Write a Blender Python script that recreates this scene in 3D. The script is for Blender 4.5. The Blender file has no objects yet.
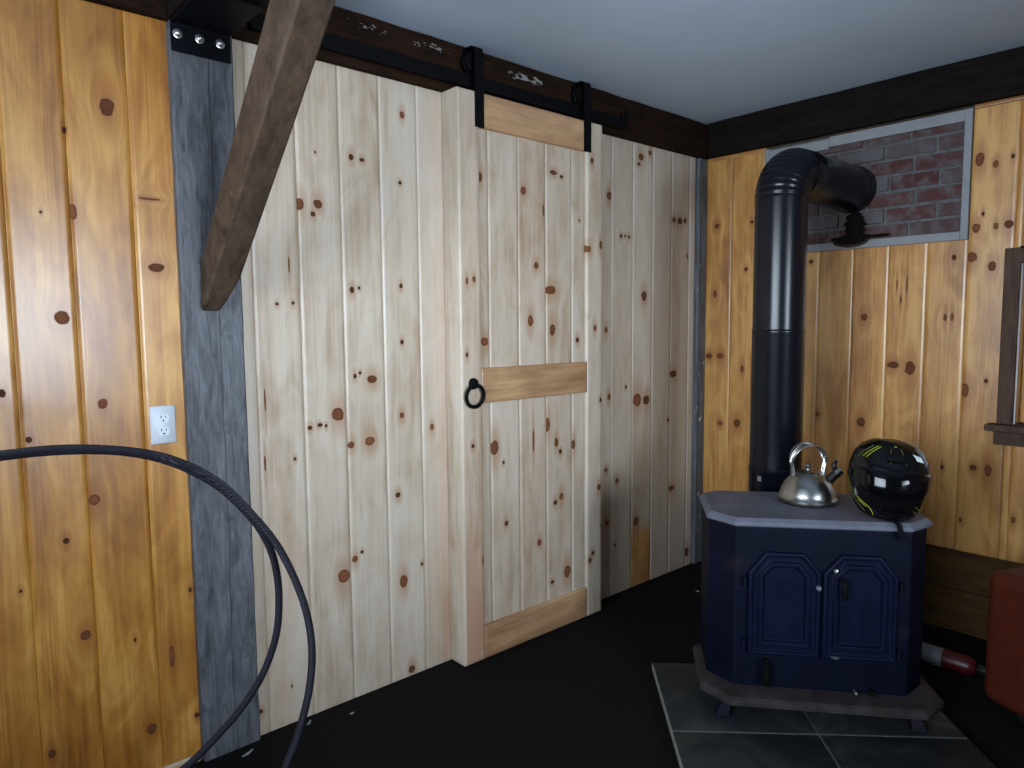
import bpy, bmesh, math, random
import numpy as np
from mathutils import Vector, Matrix

SC = bpy.context.scene
COL = SC.collection
PI = math.pi

# ------------------------------------------------------------------ camera, world, window daylight, exposure
cam_data = bpy.data.cameras.new('camera')
cam = bpy.data.objects.new('camera', cam_data)
COL.objects.link(cam)
SC.camera = cam
cam_data.sensor_width = 36.0
cam_data.lens = 24.83
cam_data.clip_start = 0.02
_yaw, _pitch, _roll = 0.726234, 0.0864312, -0.0088419
_f = Vector((math.sin(_yaw) * math.cos(_pitch), math.cos(_yaw) * math.cos(_pitch), -math.sin(_pitch)))
_r = Vector((math.cos(_yaw), -math.sin(_yaw), 0.0))
_u = _r.cross(_f)
_r2 = math.cos(_roll) * _r + math.sin(_roll) * _u
_u2 = -math.sin(_roll) * _r + math.cos(_roll) * _u
_m = Matrix((_r2, _u2, -_f)).transposed().to_4x4()
_m.translation = Vector((-3.44764, -2.26530, 1.37861))
cam.matrix_world = _m

SC.view_settings.view_transform = 'Standard'
SC.view_settings.look = 'None'
SC.view_settings.gamma = 1.0
SC.view_settings.use_curve_mapping = False
SC.view_settings.exposure = 0.0
SC.cycles.max_bounces = 8
SC.cycles.use_denoising = True

world = bpy.data.worlds.new('overcast_dusk_sky')
SC.world = world
world.use_nodes = True
world.node_tree.nodes['Background'].inputs[0].default_value = (0.55, 0.68, 0.95, 1)
world.node_tree.nodes['Background'].inputs[1].default_value = 0.25


def area(name, loc, direction, sx, sy, power, color):
    d = bpy.data.lights.new(name, 'AREA')
    d.shape = 'RECTANGLE'
    d.size, d.size_y = sx, sy
    d.energy = power
    d.color = color
    o = bpy.data.objects.new(name, d)
    COL.objects.link(o)
    o.location = loc
    o.rotation_euler = Vector(direction).to_track_quat('-Z', 'Y').to_euler()
    return o


# daylight entering through the two windows behind and beside the camera, and the one over the chair, plus two added ceiling fills
DAY = (0.74, 0.87, 1.0)
CEIL_FILL = (0.46, 0.71, 1.0)  # blue of the added lamps that lift the ceiling
for nm, loc, dr_, sx_, sy_, pw, sp_, cl in (
        ('daylight_front_window', (-2.70, -4.85, 1.42), (0.14, 1, 0.0), 1.4, 1.15, 32, 60, DAY),
        ('daylight_side_window', (-5.20, -1.75, 1.48), (1, 0.10, 0.0), 2.3, 1.2, 63, 92, DAY),
        ('ceiling_fill_front', (-2.70, -5.05, 0.85), (0.80, 2.85, 1.70), 1.4, 0.8, 6, 32, CEIL_FILL),  # added fill aimed upward to brighten the ceiling
        ('ceiling_fill_side', (-5.40, -1.75, 0.85), (2.85, 0.3, 1.78), 2.3, 0.8, 9, 32, CEIL_FILL),  # second added ceiling fill, from the side
        ('daylight_right_window', (0.22, -1.85, 1.27), (-1, 0, 0), 0.66, 0.62, 1.0, 180, DAY)):
    area(nm, loc, dr_, sx_, sy_, pw, cl).data.spread = math.radians(sp_)


# ------------------------------------------------------------------ helpers
def put(o, parent=None, label=None, cat=None, group=None, kind=None):
    if o.name not in COL.objects:
        COL.objects.link(o)
    if parent is not None:
        o.parent = parent
    if label:
        o['label'] = label
    if cat:
        o['category'] = cat
    if group:
        o['group'] = group
    if kind:
        o['kind'] = kind
    return o


def empty(name, loc=(0, 0, 0), rz=0.0, **kw):
    o = bpy.data.objects.new(name, None)
    o.empty_display_size = 0.1
    o.location = loc
    o.rotation_euler = (0, 0, rz)
    return put(o, **kw)


class MB:
    """collects shapes into one mesh"""

    def __init__(self):
        self.v, self.f, self.mi = [], [], []
        self.m = Matrix.Identity(4)
        self.slot = 0

    def add(self, vs, fs):
        n = len(self.v)
        self.v += [tuple(self.m @ Vector(p)) for p in vs]
        self.f += [tuple(i + n for i in q) for q in fs]
        self.mi += [self.slot] * len(fs)
        return self

    def box(self, a, b, m=None):
        x0, y0, z0 = a
        x1, y1, z1 = b
        vs = [(x0, y0, z0), (x1, y0, z0), (x1, y1, z0), (x0, y1, z0), (x0, y0, z1), (x1, y0, z1), (x1, y1, z1), (x0, y1, z1)]
        if m is not None:
            vs = [tuple(m @ Vector(p)) for p in vs]
        return self.add(vs, [(0, 3, 2, 1), (4, 5, 6, 7), (0, 1, 5, 4), (1, 2, 6, 5), (2, 3, 7, 6), (3, 0, 4, 7)])

    def loft(self, rings, cap0=True, cap1=True, closed=True):
        n = len(rings[0])
        vs = [p for r in rings for p in r]
        fs = []
        for k in range(len(rings) - 1):
            for i in range(n if closed else n - 1):
                j = (i + 1) % n
                fs.append((k * n + i, k * n + j, (k + 1) * n + j, (k + 1) * n + i))
        if cap0:
            fs.append(tuple(range(n - 1, -1, -1)))
        if cap1:
            b = (len(rings) - 1) * n
            fs.append(tuple(b + i for i in range(n)))
        return self.add(vs, fs)

    def prism(self, poly, z0, z1):
        return self.loft([[(x, y, z0) for x, y in poly], [(x, y, z1) for x, y in poly]])

    def lathe(self, prof, n=40, c=(0, 0, 0), ax='z', cap0=True, cap1=True):
        rings = []
        for r, h in prof:
            ring = []
            for i in range(n):
                a = 2 * PI * i / n
                x, y = r * math.cos(a), r * math.sin(a)
                p = {'z': (x, y, h), 'x': (h, x, y), 'y': (y, h, x)}[ax]
                ring.append((p[0] + c[0], p[1] + c[1], p[2] + c[2]))
            rings.append(ring)
        return self.loft(rings, cap0, cap1)

    def tube(self, pts, r, n=10, smooth=0, cap=True, closed=False):
        P = [Vector(p) for p in pts]
        if smooth:
            P = catmull(P, smooth, closed)
        rr = r if isinstance(r, (list, tuple)) else [r] * len(P)
        rings = []
        t0 = (P[1] - P[0]).normalized()
        up = Vector((0, 0, 1)) if abs(t0.z) < 0.9 else Vector((1, 0, 0))
        nrm = (up - t0 * up.dot(t0)).normalized()
        L = len(P)
        for i, p in enumerate(P):
            if closed:
                t = (P[(i + 1) % L] - P[i - 1]).normalized()
            else:
                t = (P[min(i + 1, L - 1)] - P[max(i - 1, 0)]).normalized()
            nrm = (nrm - t * nrm.dot(t)).normalized()
            b = t.cross(nrm)
            q = rr[min(i, len(rr) - 1)]
            rings.append([tuple(p + q * (math.cos(2 * PI * k / n) * nrm + math.sin(2 * PI * k / n) * b)) for k in range(n)])
        if closed:
            rings.append(rings[0])
            cap = False
        return self.loft(rings, cap, cap)

    def build(self, name, mats, parent=None, sharp=35, bevel=0, seg=2, sub=0, fix=True, **kw):
        me = bpy.data.meshes.new(name)
        me.from_pydata(self.v, [], self.f)
        for m in (mats if isinstance(mats, (list, tuple)) else [mats]):
            me.materials.append(m)
        me.polygons.foreach_set('material_index', self.mi)
        if fix:
            bm = bmesh.new()
            bm.from_mesh(me)
            bmesh.ops.remove_doubles(bm, verts=bm.verts, dist=1e-6)
            bmesh.ops.recalc_face_normals(bm, faces=bm.faces)
            bm.to_mesh(me)
            bm.free()
        if sharp is None and not bevel:
            me.shade_flat()
        else:
            me.shade_smooth()
        if sharp is not None:
            me.set_sharp_from_angle(angle=math.radians(sharp))
        me.update()
        o = bpy.data.objects.new(name, me)
        if bevel:
            b = o.modifiers.new('bevel', 'BEVEL')
            b.width = bevel
            b.segments = seg
            b.limit_method = 'ANGLE'
            b.angle_limit = math.radians(40)
            b.harden_normals = sharp is None
        if sub:
            s = o.modifiers.new('subsurf', 'SUBSURF')
            s.levels = s.render_levels = sub
        return put(o, parent, **kw)


def catmull(P, k=8, closed=False):
    out = []
    n = len(P)
    rng = range(n) if closed else range(n - 1)
    for i in rng:
        if closed:
            a, b, c, d = P[i - 1], P[i], P[(i + 1) % n], P[(i + 2) % n]
        else:
            a, b, c, d = P[max(i - 1, 0)], P[i], P[i + 1], P[min(i + 2, n - 1)]
        for j in range(k):
            t = j / k
            out.append(0.5 * ((2 * b) + (c - a) * t + (2 * a - 5 * b + 4 * c - d) * t * t + (3 * b - a - 3 * c + d) * t ** 3))
    if not closed:
        out.append(P[-1])
    return out


def inset(poly, d):
    """inward offset of a convex polygon"""
    n = len(poly)
    A = sum(poly[i][0] * poly[(i + 1) % n][1] - poly[(i + 1) % n][0] * poly[i][1] for i in range(n))
    s = 1 if A > 0 else -1
    L = []
    for i in range(n):
        (x0, y0), (x1, y1) = poly[i], poly[(i + 1) % n]
        dx, dy = x1 - x0, y1 - y0
        l = math.hypot(dx, dy)
        L.append((x0 - s * dy / l * d, y0 + s * dx / l * d, dx, dy))
    out = []
    for i in range(n):
        x0, y0, dx0, dy0 = L[i - 1]
        x1, y1, dx1, dy1 = L[i]
        den = dx0 * dy1 - dy0 * dx1
        t = ((x1 - x0) * dy1 - (y1 - y0) * dx1) / den
        out.append((x0 + t * dx0, y0 + t * dy0))
    return out


# ------------------------------------------------------------------ materials
class NT:
    def __init__(self, name):
        self.mat = bpy.data.materials.new(name)
        self.mat.use_nodes = True
        self.t = self.mat.node_tree
        self.b = self.t.nodes['Principled BSDF']

    def n(self, typ, **kw):
        x = self.t.nodes.new(typ)
        for k, v in kw.items():
            if k.startswith('i_'):
                x.inputs[k[2:].replace('_', ' ')].default_value = v
            else:
                setattr(x, k, v)
        return x

    def l(self, a, b):
        self.t.links.new(a, b)

    def val(self, x, sock):
        if isinstance(x, (int, float)):
            sock.default_value = x
        elif isinstance(x, (tuple, list)):
            sock.default_value = tuple(x) + ((1,) if len(x) == 3 and len(sock.default_value) == 4 else ())
        else:
            self.l(x, sock)

    def math(self, op, a, b=0.0, c=None, clamp=False):
        x = self.n('ShaderNodeMath', operation=op, use_clamp=clamp)
        self.val(a, x.inputs[0])
        self.val(b, x.inputs[1])
        if c is not None:
            self.val(c, x.inputs[2])
        return x.outputs[0]

    def mix(self, f, a, b, mode='MIX'):
        x = self.n('ShaderNodeMix', data_type='RGBA', blend_type=mode)
        self.val(f, x.inputs[0])
        self.val(a, x.inputs[6])
        self.val(b, x.inputs[7])
        return x.outputs[2]

    def smooth(self, x, lo, hi, a=0.0, b=1.0):
        m = self.n('ShaderNodeMapRange', interpolation_type='SMOOTHSTEP')
        self.val(x, m.inputs[0])
        for i, q in enumerate((lo, hi, a, b)):
            m.inputs[i + 1].default_value = q
        return m.outputs[0]

    def ramp(self, x, stops):
        r = self.n('ShaderNodeValToRGB')
        e = r.color_ramp.elements
        while len(e) < len(stops):
            e.new(0.5)
        for q, (p, c) in zip(e, stops):
            q.position = p
            q.color = tuple(c) + (1,) if len(c) == 3 else c
        self.val(x, r.inputs[0])
        return r.outputs[0]

    def coords(self, scale=(1, 1, 1), vec=None):
        if vec is None:
            vec = self.n('ShaderNodeTexCoord').outputs['Object']
        m = self.n('ShaderNodeMapping')
        m.inputs['Scale'].default_value = scale
        self.l(vec, m.inputs[0])
        return m.outputs[0]

    def noise(self, vec, scale=1.0, detail=4.0, rough=0.55, dist=0.0):
        x = self.n('ShaderNodeTexNoise')
        x.inputs['Scale'].default_value = scale
        x.inputs['Detail'].default_value = detail
        x.inputs['Roughness'].default_value = rough
        x.inputs['Distortion'].default_value = dist
        self.l(vec, x.inputs['Vector'])
        return x.outputs[0]

    def bump(self, h, strength=0.3, dist=0.01):
        x = self.n('ShaderNodeBump')
        x.inputs['Strength'].default_value = strength
        x.inputs['Distance'].default_value = dist
        self.val(h, x.inputs['Height'])
        self.l(x.outputs[0], self.b.inputs['Normal'])

    def out(self, color=None, rough=None, metal=None, spec=None, coat=None, coat_rough=None):
        for k, v in (('Base Color', color), ('Roughness', rough), ('Metallic', metal), ('Specular IOR Level', spec), ('Coat Weight', coat), ('Coat Roughness', coat_rough)):
            if v is not None:
                self.val(v, self.b.inputs[k])
        return self.mat


def simple(name, color, rough=0.5, metal=0.0, vary=0.25, scale=20, bump=0.0, coat=0.0, spec=0.5):
    t = NT(name)
    n = t.noise(t.coords(), scale, 5)
    c2 = tuple(max(0, c * (1 - vary)) for c in color)
    c3 = tuple(min(1, c * (1 + vary)) for c in color)
    col = t.ramp(n, [(0.3, c2), (0.7, c3)])
    if bump:
        t.bump(n, bump, 0.004)
    return t.out(col, rough, metal, spec, coat, 0.1)


def pine():
    """knotty pine: attributes carry board tone, stain and where the knots sit; figure is procedural"""
    t = NT('knotty_pine')
    at = lambda nm, o: t.n('ShaderNodeAttribute', attribute_name=nm).outputs[o]
    gv, kv = at('grain', 'Vector'), at('knot', 'Vector')
    tone, stain, red = at('tone', 'Fac'), at('stain', 'Fac'), at('red', 'Fac')
    # growth-ring figure
    broad = t.noise(t.coords((16, 0.55, 1), gv), 1.0, 2, 0.5, 0.6)
    bands = t.math('SINE', t.math('MULTIPLY', broad, 38.0))
    bands = t.math('MULTIPLY_ADD', bands, 0.5, 0.5)
    fine = t.noise(t.coords((260, 3.0, 1), gv), 1.0, 3, 0.6)
    patch = t.noise(t.coords((6, 1.1, 1), gv), 1.0, 3)
    fig = t.math('ADD', t.math('MULTIPLY', bands, 0.085), t.math('ADD', t.math('MULTIPLY', fine, 0.26), t.math('MULTIPLY', patch, 0.84)))
    cloud = t.noise(t.coords((9, 3.2, 1), gv), 1.0, 4, 0.6, 1.5)
    fig = t.math('ADD', fig, t.math('MULTIPLY', t.math('SUBTRACT', cloud, 0.5), 0.55))
    fig = t.math('MULTIPLY_ADD', t.math('SUBTRACT', fig, 0.6), 1.25, 0.52)
    fig = t.math('ADD', fig, tone)
    raw = t.ramp(fig, [(0.28, (0.535, 0.46, 0.375)), (0.52, (0.475, 0.385, 0.295)), (0.78, (0.36, 0.26, 0.172)), (1.0, (0.265, 0.165, 0.098))])
    oil = t.ramp(fig, [(0.28, (0.57, 0.285, 0.062)), (0.50, (0.40, 0.165, 0.024)), (0.72, (0.26, 0.092, 0.012)), (1.0, (0.14, 0.038, 0.006))])
    base = t.mix(stain, raw, oil)
    base = t.mix(red, base, (0.42, 0.20, 0.11))
    # knots
    sep = t.n('ShaderNodeSeparateXYZ')
    t.l(kv, sep.inputs[0])
    wob = t.noise(t.coords((48, 48, 1), gv), 1.0, 2)
    d = t.math('SQRT', t.math('ADD', t.math('POWER', t.math('ABSOLUTE', sep.outputs[0]), 2.0), t.math('POWER', t.math('ABSOLUTE', sep.outputs[1]), 2.0)))
    d = t.math('ADD', d, t.math('MULTIPLY', t.math('SUBTRACT', wob, 0.5), 0.75))
    d2 = t.math('SQRT', t.math('ADD', t.math('POWER', t.math('ABSOLUTE', sep.outputs[0]), 2.0), t.math('POWER', t.math('MULTIPLY', t.math('ABSOLUTE', sep.outputs[1]), 0.5), 2.0)))
    d2 = t.math('ADD', d2, t.math('MULTIPLY', t.math('SUBTRACT', cloud, 0.5), 1.8))
    hal = t.math('MULTIPLY', t.math('POWER', t.smooth(d2, 0.5, 2.6, 1, 0), 1.4), 0.66)
    pale = t.math('MULTIPLY', t.math('MULTIPLY', t.smooth(d2, 1.5, 2.3), t.smooth(d2, 2.6, 4.6, 1, 0)), 0.10)
    base = t.mix(pale, base, t.mix(stain, (0.60, 0.52, 0.42), (0.62, 0.37, 0.12)))
    core = t.smooth(d, 0.85, 1.08, 1, 0)
    ring = t.math('MULTIPLY', core, t.smooth(d, 0.55, 0.9, 0, 1))
    dk = sep.outputs[2]
    heart = t.mix(wob, (0.30, 0.115, 0.05), (0.15, 0.05, 0.022))
    heart = t.mix(dk, heart, (0.05, 0.020, 0.012))
    base = t.mix(hal, base, t.mix(stain, (0.34, 0.185, 0.095), (0.27, 0.085, 0.014)))
    base = t.mix(core, base, heart)
    base = t.mix(t.math('MULTIPLY', ring, 0.6), base, (0.07, 0.026, 0.012))
    rough = t.math('MULTIPLY_ADD', stain, -0.08, 0.44)
    t.bump(t.math('ADD', fine, t.math('MULTIPLY', core, -0.8)), 0.06, 0.003)
    return t.out(base, t.math('ADD', rough, t.math('MULTIPLY', core, 0.2)), spec=t.math('MULTIPLY', t.math('MULTIPLY_ADD', core, -0.8, 0.85), t.math('MULTIPLY_ADD', stain, -0.5, 1.0)), coat=t.math('MULTIPLY', t.math('MULTIPLY', stain, 0.5), t.math('SUBTRACT', 1.0, core)), coat_rough=0.24)


def weathered(name, dark, light, grain=(9, 9, 1.1), rough=0.75, fleck=None, bump=0.5, fl=0.7, seam=None, spec=0.3):
    t = NT(name)
    c = t.coords(grain)
    n = t.noise(c, 3.0, 7, 0.65, 1.2)
    n2 = t.noise(t.coords((grain[0] * 5, grain[1] * 5, grain[2] * 2)), 2.0, 4)
    f = t.math('ADD', t.math('MULTIPLY', n, 0.75), t.math('MULTIPLY', n2, 0.35))
    col = t.ramp(f, [(0.36, dark), (0.75, light)])
    if fleck:
        sp = t.noise(t.coords((40, 40, 14)), 1.0, 3)
        col = t.mix(t.smooth(sp, fl, fl + 0.06), col, fleck)
    if seam is not None:
        sx = t.n('ShaderNodeSeparateXYZ')
        t.l(t.n('ShaderNodeTexCoord').outputs['Object'], sx.inputs[0])
        q = t.math('ADD', t.math('SUBTRACT', sx.outputs[0], seam), t.math('MULTIPLY', t.math('SUBTRACT', t.noise(t.coords((1, 1, 2.2)), 1.0, 3), 0.5), 0.03))
        col = t.mix(t.math('MULTIPLY', t.smooth(t.math('ABSOLUTE', q), .0006, .0030, 1, 0), 0.65), col, (0.012, 0.012, 0.014))
    t.bump(f, bump, 0.006)
    return t.out(col, rough, spec=spec)


M = {}
M['pine'] = pine()
M['post'] = weathered('weathered_grey_post', (0.030, 0.031, 0.036), (0.150, 0.154, 0.172), (11, 11, 2.4), 0.5, None, 0.35, seam=-2.668)
M['corner'] = weathered('weathered_corner_post', (0.035, 0.035, 0.04), (0.16, 0.165, 0.185), (16, 16, 1.0), 0.6, (0.55, 0.55, 0.56), 0.4, 0.66)
M['beam'] = worn = weathered('dark_brown_beam', (0.006, 0.0035, 0.0022), (0.028, 0.0125, 0.0065), (1.1, 9, 9), 0.85, spec=0.08)
def wear_marks(mat):
    """pale chipped wear along the upper edge of the long beam"""
    nt = mat.node_tree
    t = NT.__new__(NT)
    t.mat, t.t, t.b = mat, nt, nt.nodes['Principled BSDF']
    src = t.b.inputs['Base Color'].links[0].from_socket
    co = t.n('ShaderNodeTexCoord').outputs['Object']
    sp = t.n('ShaderNodeSeparateXYZ')
    t.l(co, sp.inputs[0])
    x, z = sp.outputs[0], sp.outputs[2]
    n = t.noise(t.coords((34, 34, 95)), 1.0, 3, 0.6)
    tot = 0.0
    for x0, x1, zc, amt in ((-1.44, -1.28, 2.398, .17), (-1.60, -1.50, 2.402, .03), (-1.92, -1.78, 2.41, .09), (-2.20, -2.05, 2.41, .05)):
        w = t.math('MULTIPLY', t.smooth(x, x0 - .06, x0 + .05), t.smooth(x, x1 - .05, x1 + .06, 1, 0))
        h = t.smooth(t.math('ABSOLUTE', t.math('SUBTRACT', z, zc)), .004, .022, 1, 0)
        tot = t.math('ADD', tot, t.math('MULTIPLY', t.math('MULTIPLY', w, h), amt))
    m = t.smooth(t.math('ADD', n, tot), .63, .66)
    t.l(t.mix(t.math('MULTIPLY', m, t.smooth(tot, .01, .04)), src, (0.22, 0.21, 0.20)), t.b.inputs['Base Color'])


wear_marks(worn)
M['beam_y'] = weathered('dark_brown_cross_beam', (0.0045, 0.0035, 0.003), (0.014, 0.0095, 0.008), (9, 1.1, 9), 0.85, spec=0.08)
M['brace'] = weathered('rough_sawn_brace', (0.022, 0.012, 0.007), (0.095, 0.058, 0.036), (6, 3, 3), 0.8, (0.32, 0.27, 0.22), 0.7, 0.74)
M['old'] = weathered('old_brown_boards', (0.040, 0.019, 0.006), (0.095, 0.048, 0.016), (9, 1.0, 9), 0.7, spec=0.15)
M['case'] = weathered('dark_window_casing', (0.040, 0.023, 0.016), (0.105, 0.066, 0.048), (9, 9, 1.2), 0.7, None, 0.2, spec=0.1)
M['ceiling'] = simple('painted_ceiling', (0.50, 0.575, 0.685), 0.9, vary=0.03, scale=3)
M['plaster'] = simple('plain_wall_paint', (0.72, 0.77, 0.84), 0.8, vary=0.06, scale=4)
M['slab'] = simple('wall_core', (0.05, 0.035, 0.02), 0.9)
M['floor'] = simple('black_carpet', (0.0075, 0.0068, 0.0065), 0.95, vary=0.4, scale=180, bump=0.6, spec=0.1)
M['white'] = simple('white_trim_paint', (0.22, 0.225, 0.235), 0.7, vary=0.08, scale=14)
M['iron'] = simple('black_iron', (0.004, 0.004, 0.0045), 0.55, 0.0, 0.2, 60, spec=0.05)
M['plate'] = simple('black_painted_steel', (0.004, 0.0045, 0.007), 0.55, 0.0, 0.2, 60, spec=0.06)
M['bolt'] = simple('bright_bolt_steel', (0.62, 0.62, 0.62), 0.3, 0.9, 0.1)
M['pipe'] = simple('black_stovepipe_enamel', (0.0035, 0.004, 0.0075), 0.24, 0.0, 0.15, 30, spec=0.3)
M['outlet'] = simple('white_outlet_plastic', (0.54, 0.57, 0.62), 0.4, 0, 0.02)
M['socket'] = simple('outlet_socket_plastic', (0.62, 0.65, 0.69), 0.35, 0, 0.02)
M['slot'] = simple('dark_socket_slot', (0.02, 0.02, 0.022), 0.6)
M['steel'] = simple('brushed_kettle_steel', (0.36, 0.355, 0.34), 0.27, 1.0, 0.1, 8)
M['steel_dark'] = simple('darkened_kettle_base', (0.12, 0.11, 0.10), 0.35, 1.0, 0.3, 30)
M['blackplastic'] = simple('black_plastic', (0.008, 0.008, 0.009), 0.35)
M['shell'] = simple('gloss_black_helmet', (0.003, 0.003, 0.0035), 0.16, 0, 0.1, 10, coat=0.0, spec=0.32)
M['visor'] = simple('dark_visor', (0.002, 0.002, 0.003), 0.08, 0, 0.1, 10, coat=0.0, spec=0.25)
M['lime'] = simple('yellow_green_decal', (0.26, 0.29, 0.015), 0.4, 0, 0.1)
M['limedim'] = simple('dull_yellow_decal', (0.10, 0.11, 0.012), 0.4, 0, 0.1)
M['sticker'] = simple('pale_sticker', (0.62, 0.68, 0.70), 0.4, 0, 0.15, 60)
M['honey'] = weathered('honey_pine_sash', (0.33, 0.13, 0.02), (0.60, 0.31, 0.08), (9, 9, 1.2), 0.45, None, 0.1)
M['label'] = simple('dimmed_white_label', (0.14, 0.15, 0.17), 0.6, 0, 0.25, 50)  # white darkened to stand in for the shade behind the stove
M['fabric'] = simple('black_webbing', (0.004, 0.004, 0.005), 0.9, spec=0.1)
M['leather'] = simple('orange_brown_leather', (0.066, 0.011, 0.0038), 0.5, 0, 0.22, 26, bump=0.12, spec=0.3)
M['red'] = simple('red_canister_paint', (0.065, 0.003, 0.005), 0.4, 0, 0.15)  # red darkened for the same shade on the canister
M['glass'] = None


def glass():
    t = NT('window_glass')
    tr = t.n('ShaderNodeBsdfTransparent')
    gl = t.n('ShaderNodeBsdfGlossy')
    gl.inputs['Roughness'].default_value = 0.02
    fr = t.n('ShaderNodeFresnel')
    mx = t.n('ShaderNodeMixShader')
    t.l(t.math('MULTIPLY', fr.outputs[0], 0.8), mx.inputs[0])
    t.l(tr.outputs[0], mx.inputs[1])
    t.l(gl.outputs[0], mx.inputs[2])
    t.l(mx.outputs[0], t.t.nodes['Material Output'].inputs[0])
    return t.mat


M['glass'] = glass()


def stove_mat(name, a, b, rough, scale=9, stain=None):
    t = NT(name)
    n = t.noise(t.coords(), scale, 6, 0.6)
    n2 = t.noise(t.coords((1, 1, 1)), scale * 7, 3)
    c = t.ramp(n, [(0.3, a), (0.72, b)])
    if stain:
        c = t.mix(t.smooth(t.noise(t.coords((1, 1, 1.6)), 5.0, 4), 0.56, 0.74, 0, 0.75), c, stain)
    t.bump(n2, 0.12, 0.003)
    return t.out(c, rough, spec=0.12)


M['stove'] = stove_mat('navy_black_stove_iron', (0.0011, 0.0020, 0.0075), (0.0024, 0.0043, 0.0145), 0.5, 9, (0.014, 0.010, 0.014))
M['stovedoor'] = stove_mat('navy_stove_door', (0.0013, 0.0025, 0.0100), (0.0042, 0.0070, 0.025), 0.45, 12)
M['stovetop'] = stove_mat('grey_worn_stove_top', (0.085, 0.09, 0.115), (0.145, 0.15, 0.185), 0.5, 8)
M['ledge'] = stove_mat('rusty_grey_ash_ledge', (0.018, 0.014, 0.014), (0.048, 0.040, 0.042), 0.6, 14, (0.05, 0.022, 0.016))
M['soot'] = stove_mat('soot_crust', (0.002, 0.0016, 0.0014), (0.009, 0.0055, 0.004), 0.95, 40)


def slate():
    t = NT('green_grey_slate')
    n = t.noise(t.coords(), 4.5, 7, 0.65, 0.8)
    c = t.ramp(n, [(0.3, (0.009, 0.0095, 0.009)), (0.50, (0.023, 0.025, 0.023)), (0.70, (0.085, 0.086, 0.070))])
    r = t.n('ShaderNodeObjectInfo').outputs['Random']
    c = t.mix(t.math('MULTIPLY', r, 0.6), c, (0.012, 0.019, 0.026))
    t.bump(n, 0.35, 0.01)
    return t.out(c, 0.5, spec=0.25)


M['slate'] = slate()
M['grout'] = simple('pale_grout', (0.19, 0.19, 0.17), 0.9, 0, 0.2, 40)


def brick():
    t = NT('whitewashed_brick')
    r = t.n('ShaderNodeNewGeometry').outputs['Random Per Island']
    c = t.ramp(r, [(0.0, (0.062, 0.021, 0.020)), (0.35, (0.085, 0.034, 0.032)), (0.6, (0.075, 0.046, 0.046)), (0.8, (0.088, 0.074, 0.077)), (1.0, (0.10, 0.09, 0.093))])
    n = t.noise(t.coords(), 14, 6, 0.65)
    n2 = t.noise(t.coords(), 70, 4)
    wash = t.math('MULTIPLY', t.smooth(n, 0.42, 0.66), 0.7)
    c = t.mix(wash, c, (0.115, 0.110, 0.114))
    t.bump(n2, 0.5, 0.004)
    return t.out(c, 0.85, spec=0.2)


M['brick'] = brick()
M['mortar'] = simple('grey_mortar', (0.10, 0.097, 0.10), 0.95, 0, 0.25, 40, bump=0.5)


def hose_mat():
    t = NT('ribbed_black_hose')
    w = t.n('ShaderNodeTexWave')
    w.inputs['Scale'].default_value = 130
    w.bands_direction = 'DIAGONAL'
    t.l(t.coords(), w.inputs[0])
    c = t.mix(w.outputs[1], (0.004, 0.004, 0.007), (0.014, 0.013, 0.022))
    t.bump(w.outputs[1], 0.5, 0.003)
    return t.out(c, 0.45, spec=0.28)


M['hose'] = hose_mat()

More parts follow.
